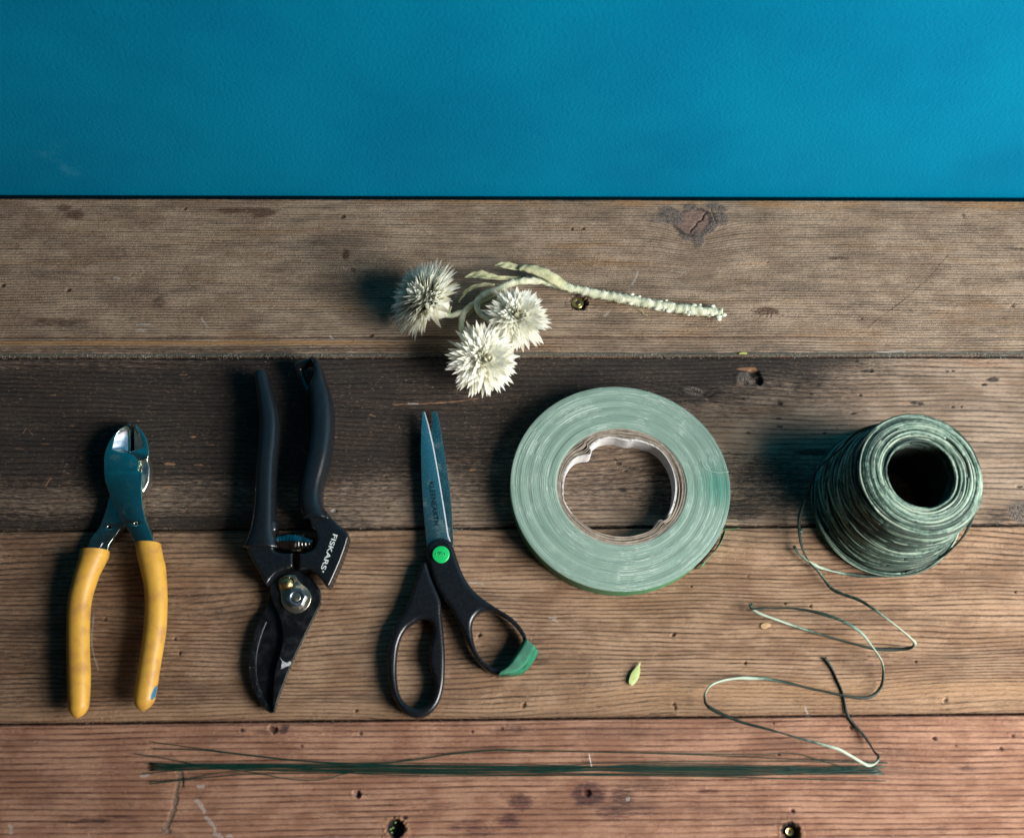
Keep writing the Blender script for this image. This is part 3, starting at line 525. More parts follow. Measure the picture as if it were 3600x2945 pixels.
grip([(Z1, 1330, 800, 1052), (Z1, 1390, 808, 1064), (Z1, 1480, 822, 1082), (Z2, 100, 840, 1100), (Z2, 200, 862, 1110), (Z2, 300, 885, 1118), (Z2, 400, 895, 1122), (Z2, 500, 900, 1122), (Z2, 700, 893, 1115), (Z2, 900, 868, 1090), (Z2, 1100, 838, 1055), (Z2, 1300, 805, 1025), (Z2, 1450, 786, 1000)], front, .0098, Z2(868, 1588, .0098), [(Z2(965, 1380, .018), .0011, .0062, -15)])
grip([(Z1, 1405, 245, 530), (Z1, 1470, 232, 520), (Z2, 60, 225, 500), (Z2, 130, 202, 465), (Z2, 200, 178, 430), (Z2, 300, 152, 395), (Z2, 450, 120, 352), (Z2, 600, 106, 335), (Z2, 800, 102, 330), (Z2, 1000, 103, 330), (Z2, 1200, 106, 338), (Z2, 1400, 112, 333), (Z2, 1520, 122, 325)], rear, .0095, Z2(203, 1662, .0095))

# ------------------------------------------------------------------ secateurs
se = thing('secateurs', Z4(580, 200), 'black bypass secateurs, blades pointing to the viewer, between yellow pliers and scissors', 'secateurs')
S0 = lambda x, y, z=0.: P(x, y, z)
rowsL = [(1306, 906, 938), (1318, 896, 946), (1345, 896, 953), (1400, 903, 969), (1450, 909, 981), (1500, 912, 986), (1560, 909, 983), (1620, 903, 977), (1700, 897, 973), (1800, 890, 972), (1870, 876, 973), (1930, 850, 985)]
L = smooth([S0(l, y, .011) for y, l, r in rowsL], 5); Rr = smooth([S0(r, y, .011) for y, l, r in rowsL], 5)
mb = MB(); n = len(L); sweep(mb, L, Rr, np.full(n, .0105), np.concatenate([np.linspace(.006, .0095, 6), np.full(n-6, .0095)]), 2.6, 40); hl = mb.mesh()
bodyL = Z4.l([(300, 60), (200, 70), (165, 160), (137, 215), (180, 300), (230, 400), (290, 500), (322, 572), (345, 545), (370, 510), (410, 468), (470, 432), (552, 415), (552, 292), (520, 298), (450, 295), (400, 280), (370, 245), (352, 200), (352, 160), (380, 125), (412, 100), (412, 20)], .016)
bl = plate([bodyL], .004, .0165, .0012, 4)
link('handle', fuse([hl, bl], .00055, 7), BLACKP, se)
rowsR = [(115, 755, 830), (150, 775, 860), (200, 790, 880), (250, 795, 898), (300, 790, 912), (350, 765, 930), (400, 750, 948), (480, 752, 972), (600, 760, 990), (720, 765, 992), (850, 755, 985), (1000, 735, 965), (1130, 705, 935), (1240, 685, 905), (1350, 665, 885), (1430, 660, 885), (1510, 665, 905), (1600, 690, 960)]
L = smooth([Z3(l, y, .012) for y, l, r in rowsR], 4); Rr = smooth([Z3(r, y, .012) for y, l, r in rowsR], 4)
mb = MB(); n = len(L); sweep(mb, L, Rr, np.full(n, .0115), np.concatenate([np.linspace(.006, .0105, 8), np.full(n-8, .0105)]), 2.6, 40); hr = mb.mesh()
mb = MB(); tube(mb, smooth([Z3(835, 130, .013), Z3(770, 140, .013), Z3(700, 160, .013), Z3(655, 185, .012), Z3(662, 230, .011), Z3(695, 310, .010), Z3(735, 400, .010), Z3(775, 470, .010)], 5), .0030, 16); hk = mb.mesh()
bodyR = Z3.l([(780, 1480), (905, 1505), (950, 1568), (1020, 1640), (1100, 1705)], .016).tolist()+Z4.l([(960, 90), (1022, 128), (1030, 160), (1000, 260), (960, 370), (880, 552), (858, 588), (835, 582), (790, 512), (740, 462), (680, 432), (606, 440), (606, 306), (650, 302), (710, 282), (752, 240), (765, 180), (745, 110), (700, 60), (690, -20)], .016).tolist()
br = plate([bodyR], .004, .0178, .0013, 4)
hR = link('handle', fuse([hr, hk, br], .00055, 7), BLACKP, se)
t = NT('white_print'); PRINT = t.done(t.bsdf((.60, .66, .64), .6)); 
link('lettering', text('FISKARS', ZL(795, 388, .0178), ZL(505, 1208, .0178), None, .01795, .0030, .012), PRINT, hR)
mb = MB(); tube(mb, [ZL(505, 1258, .0179)+.00042*np.array([math.cos(a), math.sin(a), 0]) for a in np.linspace(0, 6.28, 16, endpoint=False)], .00012, 5, closed=True); mb.add([ZL(505, 1258, .018)+np.array(p)*.0002 for p in ((-1, -1, 0), (1, -1, 0), (1, 1, 0), (-1, 1, 0))], [(0, 1, 2, 3)]); link('registered_mark', mb.mesh(), PRINT, hR)
# cutting blade, worn bevel and counter blade
cres_o = [(420, 560), (372, 580), (352, 680), (322, 775), (275, 848), (232, 950), (192, 1090), (176, 1210), (180, 1330), (205, 1430), (250, 1530), (310, 1612), (360, 1650), (393, 1642)]
cres_r = [(440, 1500), (490, 1370), (540, 1240), (590, 1130), (640, 1000), (640, 800), (560, 700), (430, 690)]
bld = link('cutting_blade', plate([smooth(Z4.l(cres_o, .005), 4).tolist()+Z4.l(cres_r, .005).tolist()], .0026, .0050, .0003), BLADE, se)
link('ground_bevel', plate([smooth(Z4.l(cres_o[4:], .006), 4).tolist()+smooth(Z4.l([(385, 1625), (330, 1560), (285, 1470), (255, 1370), (245, 1270), (250, 1160), (270, 1060), (305, 950), (335, 880)], .006), 4).tolist()], .0048, .0062, .0006), BLADEW, bld)
top = [(360, 575), (362, 640), (385, 720), (425, 800), (455, 900), (468, 1000), (455, 1100), (432, 1180), (400, 1300), (385, 1450), (380, 1600), (396, 1644), (440, 1502), (490, 1372), (540, 1242), (592, 1132), (650, 1010), (705, 900), (762, 785), (785, 730), (791, 680), (785, 620), (760, 570), (700, 500), (620, 455), (540, 440), (460, 455), (400, 500)]
cb = link('counter_blade', plate([smooth(Z4.l(top, .0085), 4, True)], .0054, .0088, .0008, 4), blade_mat('coated_counter_blade', .80, .83), se)
link('chipped_coating', plate([Z4.l([(440, 1180), (462, 1215), (452, 1280), (490, 1262), (522, 1250), (540, 1232), (530, 1212), (505, 1228), (470, 1215)], .009)], .0087, .0091, .0001), simple('bare_chip', (.5, .52, .52), (.25, .27, .28), 900, .5), cb)
mb = MB(); v, f = ruled(Z4.l([(791, 690), (764, 786), (706, 901), (651, 1011), (593, 1133), (541, 1243), (491, 1373), (441, 1503), (398, 1640)], .0089), Z4.l([(794, 720), (770, 800), (714, 908), (659, 1020), (601, 1140), (549, 1250), (498, 1378), (448, 1508), (402, 1642)], .0062), 4); mb.add(v, f); link('edge_face', mb.mesh(), STEEL, cb)
# lock plate, screw, nut, bolt
z = .0090
lp = smooth(ZN.l([(210, 620), (260, 560), (350, 510), (450, 482), (550, 480), (620, 520), (680, 620), (780, 720), (880, 800), (950, 880), (990, 980), (995, 1080), (960, 1190), (900, 1290), (800, 1370), (700, 1415), (590, 1425), (480, 1390), (380, 1320), (310, 1230), (270, 1120), (270, 1000), (250, 900), (215, 780), (200, 700)], z+.0012), 3, True)
slot = smooth(ZN.l([(480, 560), (520, 555), (565, 590), (585, 640), (575, 690), (545, 700), (500, 640)], z), 3, True)
pt = link('lock_plate', plate([lp, slot], z-.0002, z+.0012, .0003), PLATED, se)
c = ZN(640, 1040, z+.004); hexa = [c+np.array([.0060*math.cos(a), .0060*math.sin(a), 0]) for a in np.radians(np.arange(0, 360, 60)+8)]
me = plate([hexa, [c+.0031*np.array([math.cos(a), math.sin(a), 0]) for a in th]], z+.001, z+.0048, .0009, 3, 30); nut = link('hex_nut', me, NUT, se)
link('bolt', disc(ZN(640, 1030, z+.004), .0027, z+.001, z+.0043, .0004), PLATED, nut)
c = ZN(375, 685, z+.0025); v = []; f = []; n = 40; tt = np.linspace(0, 2*np.pi, n, endpoint=False); pr = [(1, .0), (1, .0006), (.93, .0012), (.75, .0019), (.45, .0024), (.15, .0026), (0.01, .00262)]
for rr, zz in pr: v += [(c[0]+.0041*rr*math.cos(a), c[1]+.0041*rr*math.sin(a), z+.0011+zz) for a in tt]
for k in range(len(pr)-1):
    for i in range(n): j = (i+1) % n; f.append((k*n+i, k*n+j, (k+1)*n+j, (k+1)*n+i))
ps = link('cross_head_screw', mesh_from(v, f), BRASS, pt)
mb = MB()
for a in (35, 125):
    d = np.array([math.cos(math.radians(a)), math.sin(math.radians(a)), 0]); q = np.array([-d[1], d[0], 0])
    cc = np.array([c[0], c[1], z+.00385]); mb.add([cc+d*.0019+q*.0003, cc-d*.0019+q*.0003, cc-d*.0019-q*.0003, cc+d*.0019-q*.0003], [(0, 1, 2, 3)])
link('cross_slot', mb.mesh(), DARK, ps)
# volute spring between the handles
mb = MB(); a0 = Z4(372, 212, .0115); a1 = Z4(728, 218, .0115); ax = a1-a0; Ls = np.linalg.norm(ax); ax /= Ls; sd = np.array([-ax[1], ax[0], 0]); up = np.array([0, 0, 1.]); n = 44
pr = []
for k in range(13):
    u = (k+.5)/13; rad = .0028+.0036*math.sin(math.pi*min(1, max(0, u)))**.8; pr += [((k+.04)/13, rad), ((k+.86)/13, rad*1.0), ((k+.96)/13, rad*.93)]
v = []; f = []
for (u, rad) in pr:
    for a in np.linspace(0, 2*np.pi, n, endpoint=False): v.append(a0+ax*(u*Ls+.0006*a/6.28)+sd*rad*math.cos(a)+up*rad*math.sin(a))
for k in range(len(pr)-1):
    for i in range(n): j = (i+1) % n; f.append((k*n+i, (k+1)*n+i, (k+1)*n+j, k*n+j))
link('spring', mesh_from(v, f, 30), metal('spring_steel', (.42, .44, .46), (.16, .15, .14), .16, .8, damt=.6), se)

# ------------------------------------------------------------------ scissors
sc_ = thing('scissors', Z6(610, 235), 'black handled scissors with green pivot and green tape round one finger loop', 'scissors')
hz1 = .0105
Ho = smooth(Z6.l([(484, 215), (495, 160), (530, 122), (585, 100), (640, 100), (690, 127), (716, 172), (737, 235), (762, 310), (792, 390), (835, 472), (895, 550), (982, 625), (1080, 690), (1180, 760), (1270, 850), (1330, 930), (1372, 1010), (1385, 1090), (1368, 1160), (1320, 1220), (1240, 1262), (1140, 1282), (1055, 1268), (980, 1218), (920, 1150), (870, 1060), (830, 980), (788, 890), (738, 790), (688, 700), (630, 620), (580, 540), (545, 460), (520, 380), (500, 300)], .009), 4, True)
Hi = smooth(Z6.l([(880, 850), (895, 795), (935, 748), (990, 724), (1065, 730), (1150, 772), (1232, 835), (1296, 915), (1322, 980), (1318, 1060), (1285, 1130), (1220, 1190), (1140, 1218), (1055, 1205), (985, 1160), (932, 1090), (900, 1010), (885, 930)], .009), 4, True)
hf = link('handle', fuse([plate([Ho, Hi], .0012, hz1, .0026, 5)], .00055, 6), BLACKS, sc_)
Lo = smooth(Z6.l([(440, 335), (475, 300), (492, 322), (530, 440), (580, 560), (606, 630), (613, 675), (616, 760), (626, 850), (636, 960), (645, 1080), (645, 1220), (637, 1350), (610, 1470), (568, 1552), (500, 1620), (420, 1645), (340, 1630), (270, 1575), (215, 1490), (180, 1400), (160, 1290), (150, 1180), (155, 1080), (175, 980), (205, 880), (248, 800), (290, 740), (332, 650), (370, 540), (402, 440)], .008), 4, True)
Li = smooth(Z6.l([(365, 838), (420, 803), (480, 800), (530, 832), (547, 900), (537, 960), (514, 1050), (508, 1130), (520, 1220), (548, 1300), (558, 1380), (545, 1460), (500, 1530), (430, 1560), (360, 1550), (300, 1510), (255, 1440), (235, 1340), (228, 1240), (232, 1130), (245, 1030), (275, 940), (318, 875)], .008), 4, True)
link('handle', fuse([plate([Lo, Li], .0006, .0096, .0024, 5)], .00055, 6), BLACKS, sc_)
rb = link('blade', plate([smooth(Z5.l([(640, 137), (660, 133), (682, 140), (705, 230), (740, 430), (775, 650), (805, 850), (830, 1080), (842, 1300), (848, 1520), (800, 1650), (680, 1650), (600, 1400), (600, 700), (626, 330), (634, 200)], .0055), 3, True)], .0040, .0056, .0002), metal('blade_steel_worn', (.42, .50, .46), (.30, .37, .33), .24, 1., damt=.18), sc_)
BST = metal('blade_steel', (.66, .76, .70), (.58, .68, .61), .24, .5, damt=.06)
fb_ = link('blade', plate([smooth(Z5.l([(533, 139), (553, 137), (588, 270), (637, 480), (688, 760), (738, 1060), (790, 1400), (812, 1470)], .0078), 3).tolist()+Z5.l([(760, 1600), (600, 1600)], .0078).tolist()+smooth(Z5.l([(580, 1500), (560, 1300), (545, 1130), (530, 900), (522, 700), (519, 520), (522, 330), (528, 200)], .0078), 3).tolist()], .0058, .0076, .0002), BST, sc_)
mb = MB(); v, f = ruled(Z5.l([(553, 138), (588, 270), (637, 480), (688, 760), (738, 1060), (790, 1400), (812, 1460)], .0077), Z5.l([(562, 140), (602, 270), (650, 480), (700, 760), (750, 1060), (804, 1400), (824, 1450)], .0058), 4); mb.add(v, f[:, ::-1]); link('honed_edge', mb.mesh(), simple('honed_steel', (.75, .76, .8), (.65, .67, .72), 400, .45, .75), fb_)
t = NT('etched_print'); t_tr = t.n('ShaderNodeBsdfTransparent').outputs[0]; bs = t.bsdf((.003, .010, .013), .8, 0., None, .1)
sp = t.n('ShaderNodeSeparateXYZ'); t.put(sp.inputs[0], t.n('ShaderNodeTexCoord').outputs['Object']); mx = t.n('ShaderNodeMixShader')
fad = t.math('ADD', t.ss(sp.outputs[1], .072, .050, .75, 1.), t.ss(t.noise(t.obj(), 900, 4), .35, .65, -.12, .05), clamp=True); t.put(mx.inputs[0], fad); t.put(mx.inputs[1], t_tr); t.put(mx.inputs[2], bs); ETCH = t.done(mx.outputs[0])
link('lettering', text('KLEENEARTH', Z5(625, 848, .0077), Z5(680, 1290, .0077), None, .00775, .0031, .014), ETCH, fb_)
c = Z5(722, 1582, .0125)
GREEN = simple('green_pivot', (.006, .42, .10), (.008, .46, .12), 200, .38, bs=.00002)
cap = link('pivot_cap', disc(c, .0053, .0095, .0120, .0006, 56), GREEN, sc_)
mb = MB()
def bar(p, q, w=.00028): tube(mb, [c+np.array([*p, 0])*.001, c+np.array([*q, 0])*.001], w, 6)
for p, q in (((-1.9, 1.1), (-.9, -1.5)), ((-.9, -1.5), (0, 1.3)), ((0, 1.3), (.9, -1.5)), ((.9, -1.5), (1.9, 1.1)), ((-1., 1.6), (0, -1.2)), ((0, -1.2), (1., 1.6)), ((-3.2, .1), (-2.2, .5)), ((-3.2, .1), (-2.2, -.4)), ((3.2, .1), (2.2, .5)), ((3.2, .1), (2.2, -.4))): bar(p, q)
for v_ in mb.v: v_[:, 2] += .0120-c[2]
link('embossed_emblem', mb.mesh(), GREEN, cap)
# tape wrapped round the loop
t = NT('green_cloth_tape'); v = t.obj(); wv = t.n('ShaderNodeTexWave'); t.put(wv.inputs[0], t.obj((1, 1, 0))); wv.inputs['Scale'].default_value = 620; wv2 = t.n('ShaderNodeTexWave', bands_direction='Y'); t.put(wv2.inputs[0], t.obj((1, 1, 0))); wv2.inputs['Scale'].default_value = 620
col = t.mix(t.ss(t.noise(v, 220, 4), .35, .7), (.004, .12, .06), (.012, .20, .11)); wsum = t.math('ADD', wv.outputs['Fac'], wv2.outputs['Fac'])
TAPE = t.done(t.bsdf(col, .30, 0., t.bump(wsum, .00009), .6))
inn = smooth([Z6(1330, 966, .006), Z6(1285, 1045, .006), Z6(1235, 1125, .006), Z6(1180, 1205, .006), Z6(1128, 1256, .006)], 5); out = smooth([Z6(1446, 1075, .004), Z6(1412, 1145, .004), Z6(1345, 1232, .003), Z6(1262, 1280, .003), Z6(1092, 1290, .003)], 5)
n = len(inn); K = 18; v = []; ca = inn; 
for i in range(n):
    for k in range(K):
        s_ = k/(K-1); q = ca[i]*(1-s_)+out[i]*s_; fin = 1-sst(.0, .45, i/(n-1)); zz = .0030+.0088*min(1, (s_+.12)/.25)*(1-sst(.66, 1., s_))
        zz = max(zz*(1-.0*fin), .003 if s_ > .6 else .003)+.0012*fin*s_; v.append((q[0], q[1], zz))
id_ = np.arange(n*K).reshape(n, K); f = np.stack([id_[:-1, :-1], id_[1:, :-1], id_[1:, 1:], id_[:-1, 1:]], -1).reshape(-1, 4)
to = link('tape_wrap', mesh_from(v, f), TAPE, hf); m = to.modifiers.new('s', 'SOLIDIFY'); m.thickness = .0004; m.offset = 1

# ------------------------------------------------------------------ roll of tape
ct = ZT(910, 862, .0150); co_ = ZT(920, 862, .0150)
tr = thing('tape_roll', (ct[0], ct[1], 0), 'flat roll of pale green floral tape with crumpled paper core, right of the scissors', 'tape')
t = NT('coiled_tape_edge'); rr = t.attr('rad'); v = t.obj(); cb1 = t.n('ShaderNodeCombineXYZ'); t.put(cb1.inputs[0], t.math('MULTIPLY', rr, 1000.)); ang_ = t.noise(v, 30, 3); t.put(cb1.inputs[1], t.math('MULTIPLY', ang_, 3.))
a_ = t.noise(cb1.outputs[0], .55, 4, .8); b_ = t.noise(cb1.outputs[0], 2.3, 3, .8); d_ = t.noise(v, 40, 5, .7); w_ = t.noise(v, 2400, 3, .7)
brk = t.ss(t.noise(v, 55, 3), .42, .58)
col = t.mix(t.ss(a_, .35, .65), (.150, .235, .192), (.215, .31, .26)); col = t.mix(t.math('MULTIPLY', t.ss(b_, .545, .62), t.math('MULTIPLY', brk, .85)), col, (.56, .64, .58)); col = t.mix(t.ss(b_, .455, .39, 0, .8), col, (.11, .19, .15))
col = t.mix(t.ss(d_, .52, .74, 0, .45), col, (.13, .21, .15)); col = t.mix(t.attr('stain'), col, (.05, .20, .15)); col = t.mix(t.ss(w_, .60, .72, 0, .4), col, (.42, .52, .46)); col = t.mix(t.ss(w_, .38, .3, 0, .35), col, (.08, .15, .12))
COIL = t.done(t.bsdf(col, .62, 0., t.bump(t.math('ADD', t.math('MULTIPLY', b_, 1.), t.math('MULTIPLY', w_, .8)), .00012), .12))
NR, NTH = 90, 320; tt = np.linspace(0, 2*np.pi, NTH, endpoint=False)
rx1, ry1 = .0686, .0660; rx0, ry0 = .0403, .0376
st = rng.random(NR)*.00022; v = []; at = []; sa = []
for k in range(NR):
    s_ = k/(NR-1); cx = co_*(1-s_)+ct*s_; a1 = rx0*(1-s_)+rx1*s_; b1 = ry0*(1-s_)+ry1*s_; ec = 1-sst(0, .02, min(s_, 1-s_)); wob = .0003*np.sin(tt*3+1.3)*s_
    v.append(np.stack([cx[0]+(a1+wob)*np.cos(tt), cx[1]+(b1+wob)*np.sin(tt), .0150+st[k]-.0004*ec+.00015*np.sin(tt*2+k*.3)], 1)); at.append(np.full(NTH, a1+.0004*np.sin(tt)))
    p_ = v[-1]; q = ZT(1640, 860, .0150); sa.append(.85*np.exp(-((p_[:, 0]-q[0])/.011)**2-((p_[:, 1]-q[1])/.013)**2))
for zz in (.0140, .0070, .0008): b_ = v[NR-1].copy(); b_[:, 2] = zz; v.append(b_); at.append(at[-1]); sa.append(sa[-1]*0)
rings = v; V = np.concatenate(v); n_ = len(rings); id_ = np.arange(n_*NTH).reshape(n_, NTH); nxt = np.roll(id_, -1, 1)
f = np.stack([id_[:-1], id_[1:], nxt[1:], nxt[:-1]], -1).reshape(-1, 4)
me = mesh_from(V, f[:(NR-1)*NTH]); 
for nm, arr in (('rad', at), ('stain', sa)): q = me.attributes.new(nm, 'FLOAT', 'POINT'); q.data.foreach_set('value', np.concatenate(arr).astype(np.float32))
bm = bmesh.new(); bm.from_mesh(me); bmesh.ops.delete(bm, geom=[x for x in bm.verts if not x.link_faces], context='VERTS'); bm.to_mesh(me); bm.free()
coil = link('tape_coil', me, COIL, tr)
OUTER = simple('outer_tape', (.045, .19, .08), (.06, .23, .105), 300, .5, bs=.0001, bsc=2000)
me = mesh_from(V, f[(NR-1)*NTH:]); bm = bmesh.new(); bm.from_mesh(me); bmesh.ops.delete(bm, geom=[x for x in bm.verts if not x.link_faces], context='VERTS'); bm.to_mesh(me); bm.free(); link('outer_wrap', me, OUTER, coil)
PAPER = simple('brown_core_paper', (.20, .165, .13), (.33, .28, .22), 260, .8, bs=.0001); WHITE = simple('white_core_paper', (.58, .57, .56), (.44, .43, .42), 200, .95, bs=.0002, bsc=700)
prof = ZT.l([(885, 510), (820, 505), (760, 520), (715, 550), (690, 580), (703, 606), (690, 635), (640, 640), (590, 652), (550, 685), (515, 740), (497, 800), (488, 870), (490, 950), (512, 1005), (560, 1065), (640, 1132), (720, 1190), (820, 1222), (900, 1233), (990, 1228), (1080, 1207), (1140, 1182), (1170, 1150), (1198, 1107), (1225, 1116), (1262, 1098), (1290, 1040), (1310, 980), (1322, 880), (1310, 780), (1280, 700), (1230, 622), (1170, 572), (1110, 548), (1030, 526), (960, 528)], .0150)
prof = smooth(prof, 6, True)[::-1]; Np = len(prof)
an = np.arctan2((prof[:, 1]-co_[1])/ry0, (prof[:, 0]-co_[0])/rx0); circ = np.stack([co_[0]+rx0*np.cos(an), co_[1]+ry0*np.sin(an), np.full(Np, .0150)], 1)
def ribbon(p, th_, z0, z1, mat, name, jag=0.):
    d = np.roll(p, -1, 0)-np.roll(p, 1, 0); nr = np.stack([-d[:, 1], d[:, 0], 0*d[:, 0]], 1); nr /= np.linalg.norm(nr, axis=1)[:, None]+1e-9
    th_ = th_*(1+.5*np.sin(np.arange(Np)*.13+z1*9000))[:, None]; a = p-nr*th_/2; b = p+nr*th_/2; zt_ = z1+jag*(rng.random(Np)-.5); v = []
    for q, zz in ((a, np.full(Np, z0)), (a, zt_), (b, zt_), (b, np.full(Np, z0))): w = q.copy(); w[:, 2] = zz; v.append(w)
    i = np.arange(4*Np).reshape(4, Np); j = np.roll(i, -1, 1); ff = np.stack([i[:-1], i[1:], j[1:], j[:-1]], -1).reshape(-1, 4)
    return np.concatenate(v), ff
mb = MB()
for s_, k in zip((.05, .17, .31, .40, .58, .68, .84), range(7)):
    pass; pp = circ*(1-s_)+prof*s_; wob = .00022*np.sin(np.arange(Np)*.21+k*2.)*s_; pp[:, :2] += (pp[:, :2]-co_[:2])*wob[:, None]*25
    v, f = ribbon(pp, .00062, .0004, .0146-.0003*(k % 2)+.0002*rng.random(), None, '', .00012); mb.add(v, f)
link('paper_core', mb.mesh(40), PAPER, tr)
mb = MB(); pp = circ*.07+prof*.93; v, f = ribbon(pp, .0008, .0003, .0147-.0050*sst(.2, .7, (co_[1]-pp[:, 1])/ry0)*sst(-.75, -.5, (co_[0]-pp[:, 0])/rx0), None, '', .0005); mb.add(v, f); link('core_lining', mb.mesh(40), WHITE, tr)
mb = MB(); tube(mb, smooth([ZT(1518, 672, .0156), ZT(1525, 700, .0158), ZT(1550, 735, .0159), ZT(1590, 755, .0160), ZT(1650, 764, .016), ZT(1718, 758, .0156)], 5), .00010, 5); link('loose_thread', mb.mesh(), simple('pale_thread', (.5, .6, .5), (.55, .62, .55), 300, .6), coil)
mb = MB()
e = [ZT(1690, 1180, .0153), ZT(1672, 1240, .0153), ZT(1640, 1300, .0153), ZT(1590, 1365, .0131), ZT(1540, 1420, .0153), ZT(1512, 1440, .0153)]; e = smooth(e, 4); v = []
cen = ct
for q in e: d = q-cen; d[2] = 0; d /= np.linalg.norm(d); v += [q+d*.0006, np.array([*(q+d*.0008)[:2], .001])]
f = [(2*i, 2*i+1, 2*i+3, 2*i+2) for i in range(len(e)-1)]; mb.add(v, f); o = link('tape_end', mb.mesh(), OUTER, coil); m = o.modifiers.new('s', 'SOLIDIFY'); m.thickness = .0003
mb = MB(); tube(mb, smooth([ZT(1690, 1182, .004), ZT(1740, 1184, .002), ZT(1800, 1176, .0006)], 5), .00018, 5); tube(mb, smooth([ZT(1682, 1190, .010), ZT(1665, 1260, .008), ZT(1620, 1330, .006), ZT(1570, 1390, .006)], 5), .00018, 5); link('frayed_thread', mb.mesh(), simple('green_thread', (.04, .16, .04), (.06, .2, .05), 300, .6), coil)

# ------------------------------------------------------------------ spool of twine
HS = .064; cs = ZS(1336, 660, HS); sp_ = thing('twine_spool', (cs[0], cs[1], 0), 'fat cone of dark green waxed twine standing upright, its loose end trailing across the planks', 'twine')
t = NT('waxed_twine'); a_ = t.attr('tone'); v = t.obj(); n_ = t.noise(v, 420, 4, .7)
f1 = t.ss(t.math('ADD', a_, t.math('MULTIPLY', t.math('SUBTRACT', n_, .5), .65)), .12, .95)
cr_ = t.n('ShaderNodeValToRGB'); t.put(cr_.inputs[0], f1); el = cr_.color_ramp.elements; el[0].color = (.012, .024, .018, 1); el[1].position = 1; el[1].color = (.33, .40, .31, 1)
for p_, c_ in ((.42, (.030, .06, .045, 1)), (.70, (.15, .245, .19, 1))): x_ = el.new(p_); x_.color = c_
TWINE = t.done(t.bsdf(cr_.outputs[0], t.ss(n_, .3, .7, .45, .65), 0., t.bump(t.noise(t.obj(), 2600, 3, .7), .00012), .35))
mb = MB()
def loop(Rf, zf, ph, r=.00058, n=110, tone=.5, tv=.25, turns=1.):
    a = np.linspace(0, 2*np.pi*turns, n)+ph; w = np.array([fbm(np.cos(a)*1.7+ph, np.sin(a)*1.7+ph*.3, int(ph*100) % 50, 2)]).ravel()
    Rr_ = Rf(a)+.0009*w; p = np.stack([cs[0]+Rr_*np.cos(a), cs[1]+Rr_*np.sin(a), zf(a)+.0005*np.roll(w, 9)], 1)
    tn = tone+tv*2*vnoise(a*2.6+ph*9, a*0+ph, 8); tube(mb, p, r*(.85+.3*random.random()), 6, tn, .75, 6*turns)
for k in range(125):                                # crossing wound layers of the cone
    z0 = rng.uniform(.001, HS-.0025); tl = rng.choice([-1, 1])*rng.uniform(.002, .0105); ph = rng.uniform(0, 6.28); bd = rng.uniform(-.0012, .0006)
    prof_r = lambda z: np.interp(z, [0, .004, .020, .045, HS-.001, HS+.01], [.0452, .0455, .0425, .0385, .0365, .0355])
    zf = lambda a, z0=z0, tl=tl: np.clip(z0+tl*np.sin(a*1.0), .0007, HS-.0012)
    loop(lambda a, zf=zf, bd=bd: prof_r(zf(a))+bd, zf, ph, .00078, tone=rng.uniform(.20, .80), tv=.18)
for k in range(72):                                # top rim
    s_ = rng.random(); r0 = .0207+.0150*s_; hump = .0022*(1-(2*s_-1)**2); ph = rng.uniform(0, 6.28); ec = rng.uniform(-.0009, .0009); z0 = HS-.0018+hump+rng.uniform(-.0016, .0005)
    loop(lambda a, r0=r0, ec=ec: r0+ec*np.cos(a+ec*9000), lambda a, z0=z0: z0+.0003*np.sin(a*2), ph, .00072, tone=rng.uniform(.36, .84), tv=.16, n=90, turns=rng.uniform(.7, 1.1))
for k in range(26):
    z0 = HS-.001-rng.random()**1.5*.016; loop(lambda a: .0204+0*a, lambda a, z0=z0: z0+.002*np.sin(a), rng.uniform(0, 6.28), .00055, tone=.35, n=70)
for k in range(7):                                  # slack turns slumped round the foot
    r0 = .0455+.0022*rng.random(); dx_ = rng.uniform(-.6, .9); z0 = rng.uniform(.0008, .006)
    loop(lambda a, r0=r0: r0+.0012*np.cos(a+1.9), lambda a, z0=z0: z0+.002*(1+np.sin(a+dx_)), rng.uniform(0, 6.28), .0005, tone=.55, tv=.3)
wind = link('twine_winding', mb.mesh(attr='tone'), TWINE, sp_)
n = 64; tt = np.linspace(0, 2*np.pi, n, endpoint=False); pr = [(.0205, .001), (.0205, HS-.003), (.0225, HS-.0008), (.028, HS+.0006), (.0335, HS-.0012), (.0355, HS-.004), (.0378, .045), (.0418, .02), (.0445, .004), (.0440, .0006)]
v = []; f = []
for rr, zz in pr: v += [(cs[0]+rr*math.cos(a), cs[1]+rr*math.sin(a), zz-.0) for a in tt]
for k in range(len(pr)-1):
    for i in range(n): j = (i+1) % n; f.append((k*n+i, (k+1)*n+i, (k+1)*n+j, k*n+j))
link('inner_layers', mesh_from(v, f), simple('shaded_twine', (.004, .007, .005), (.010, .018, .013), 500, .7, bs=.0006, bsc=900), sp_)  # near-black colour paints shade into the hole and between strands
def strand(keys, r, tones, name, flat=.5, twist=20., seg=8):
    p = smooth(keys, 6); u = np.linspace(0, 1, len(p)); p = p.copy(); p[:, :2] += .00018*np.stack([vnoise(u*70, u*0, 3), vnoise(u*70, u*0, 4)], 1)
    mb = MB(); rv = r*(1+.35*vnoise(u*90, u*0, 6)); tube(mb, p, rv, seg, np.interp(u, *zip(*tones)), flat, twist); return link(name, mb.mesh(attr='tone'), TWINE, sp_)
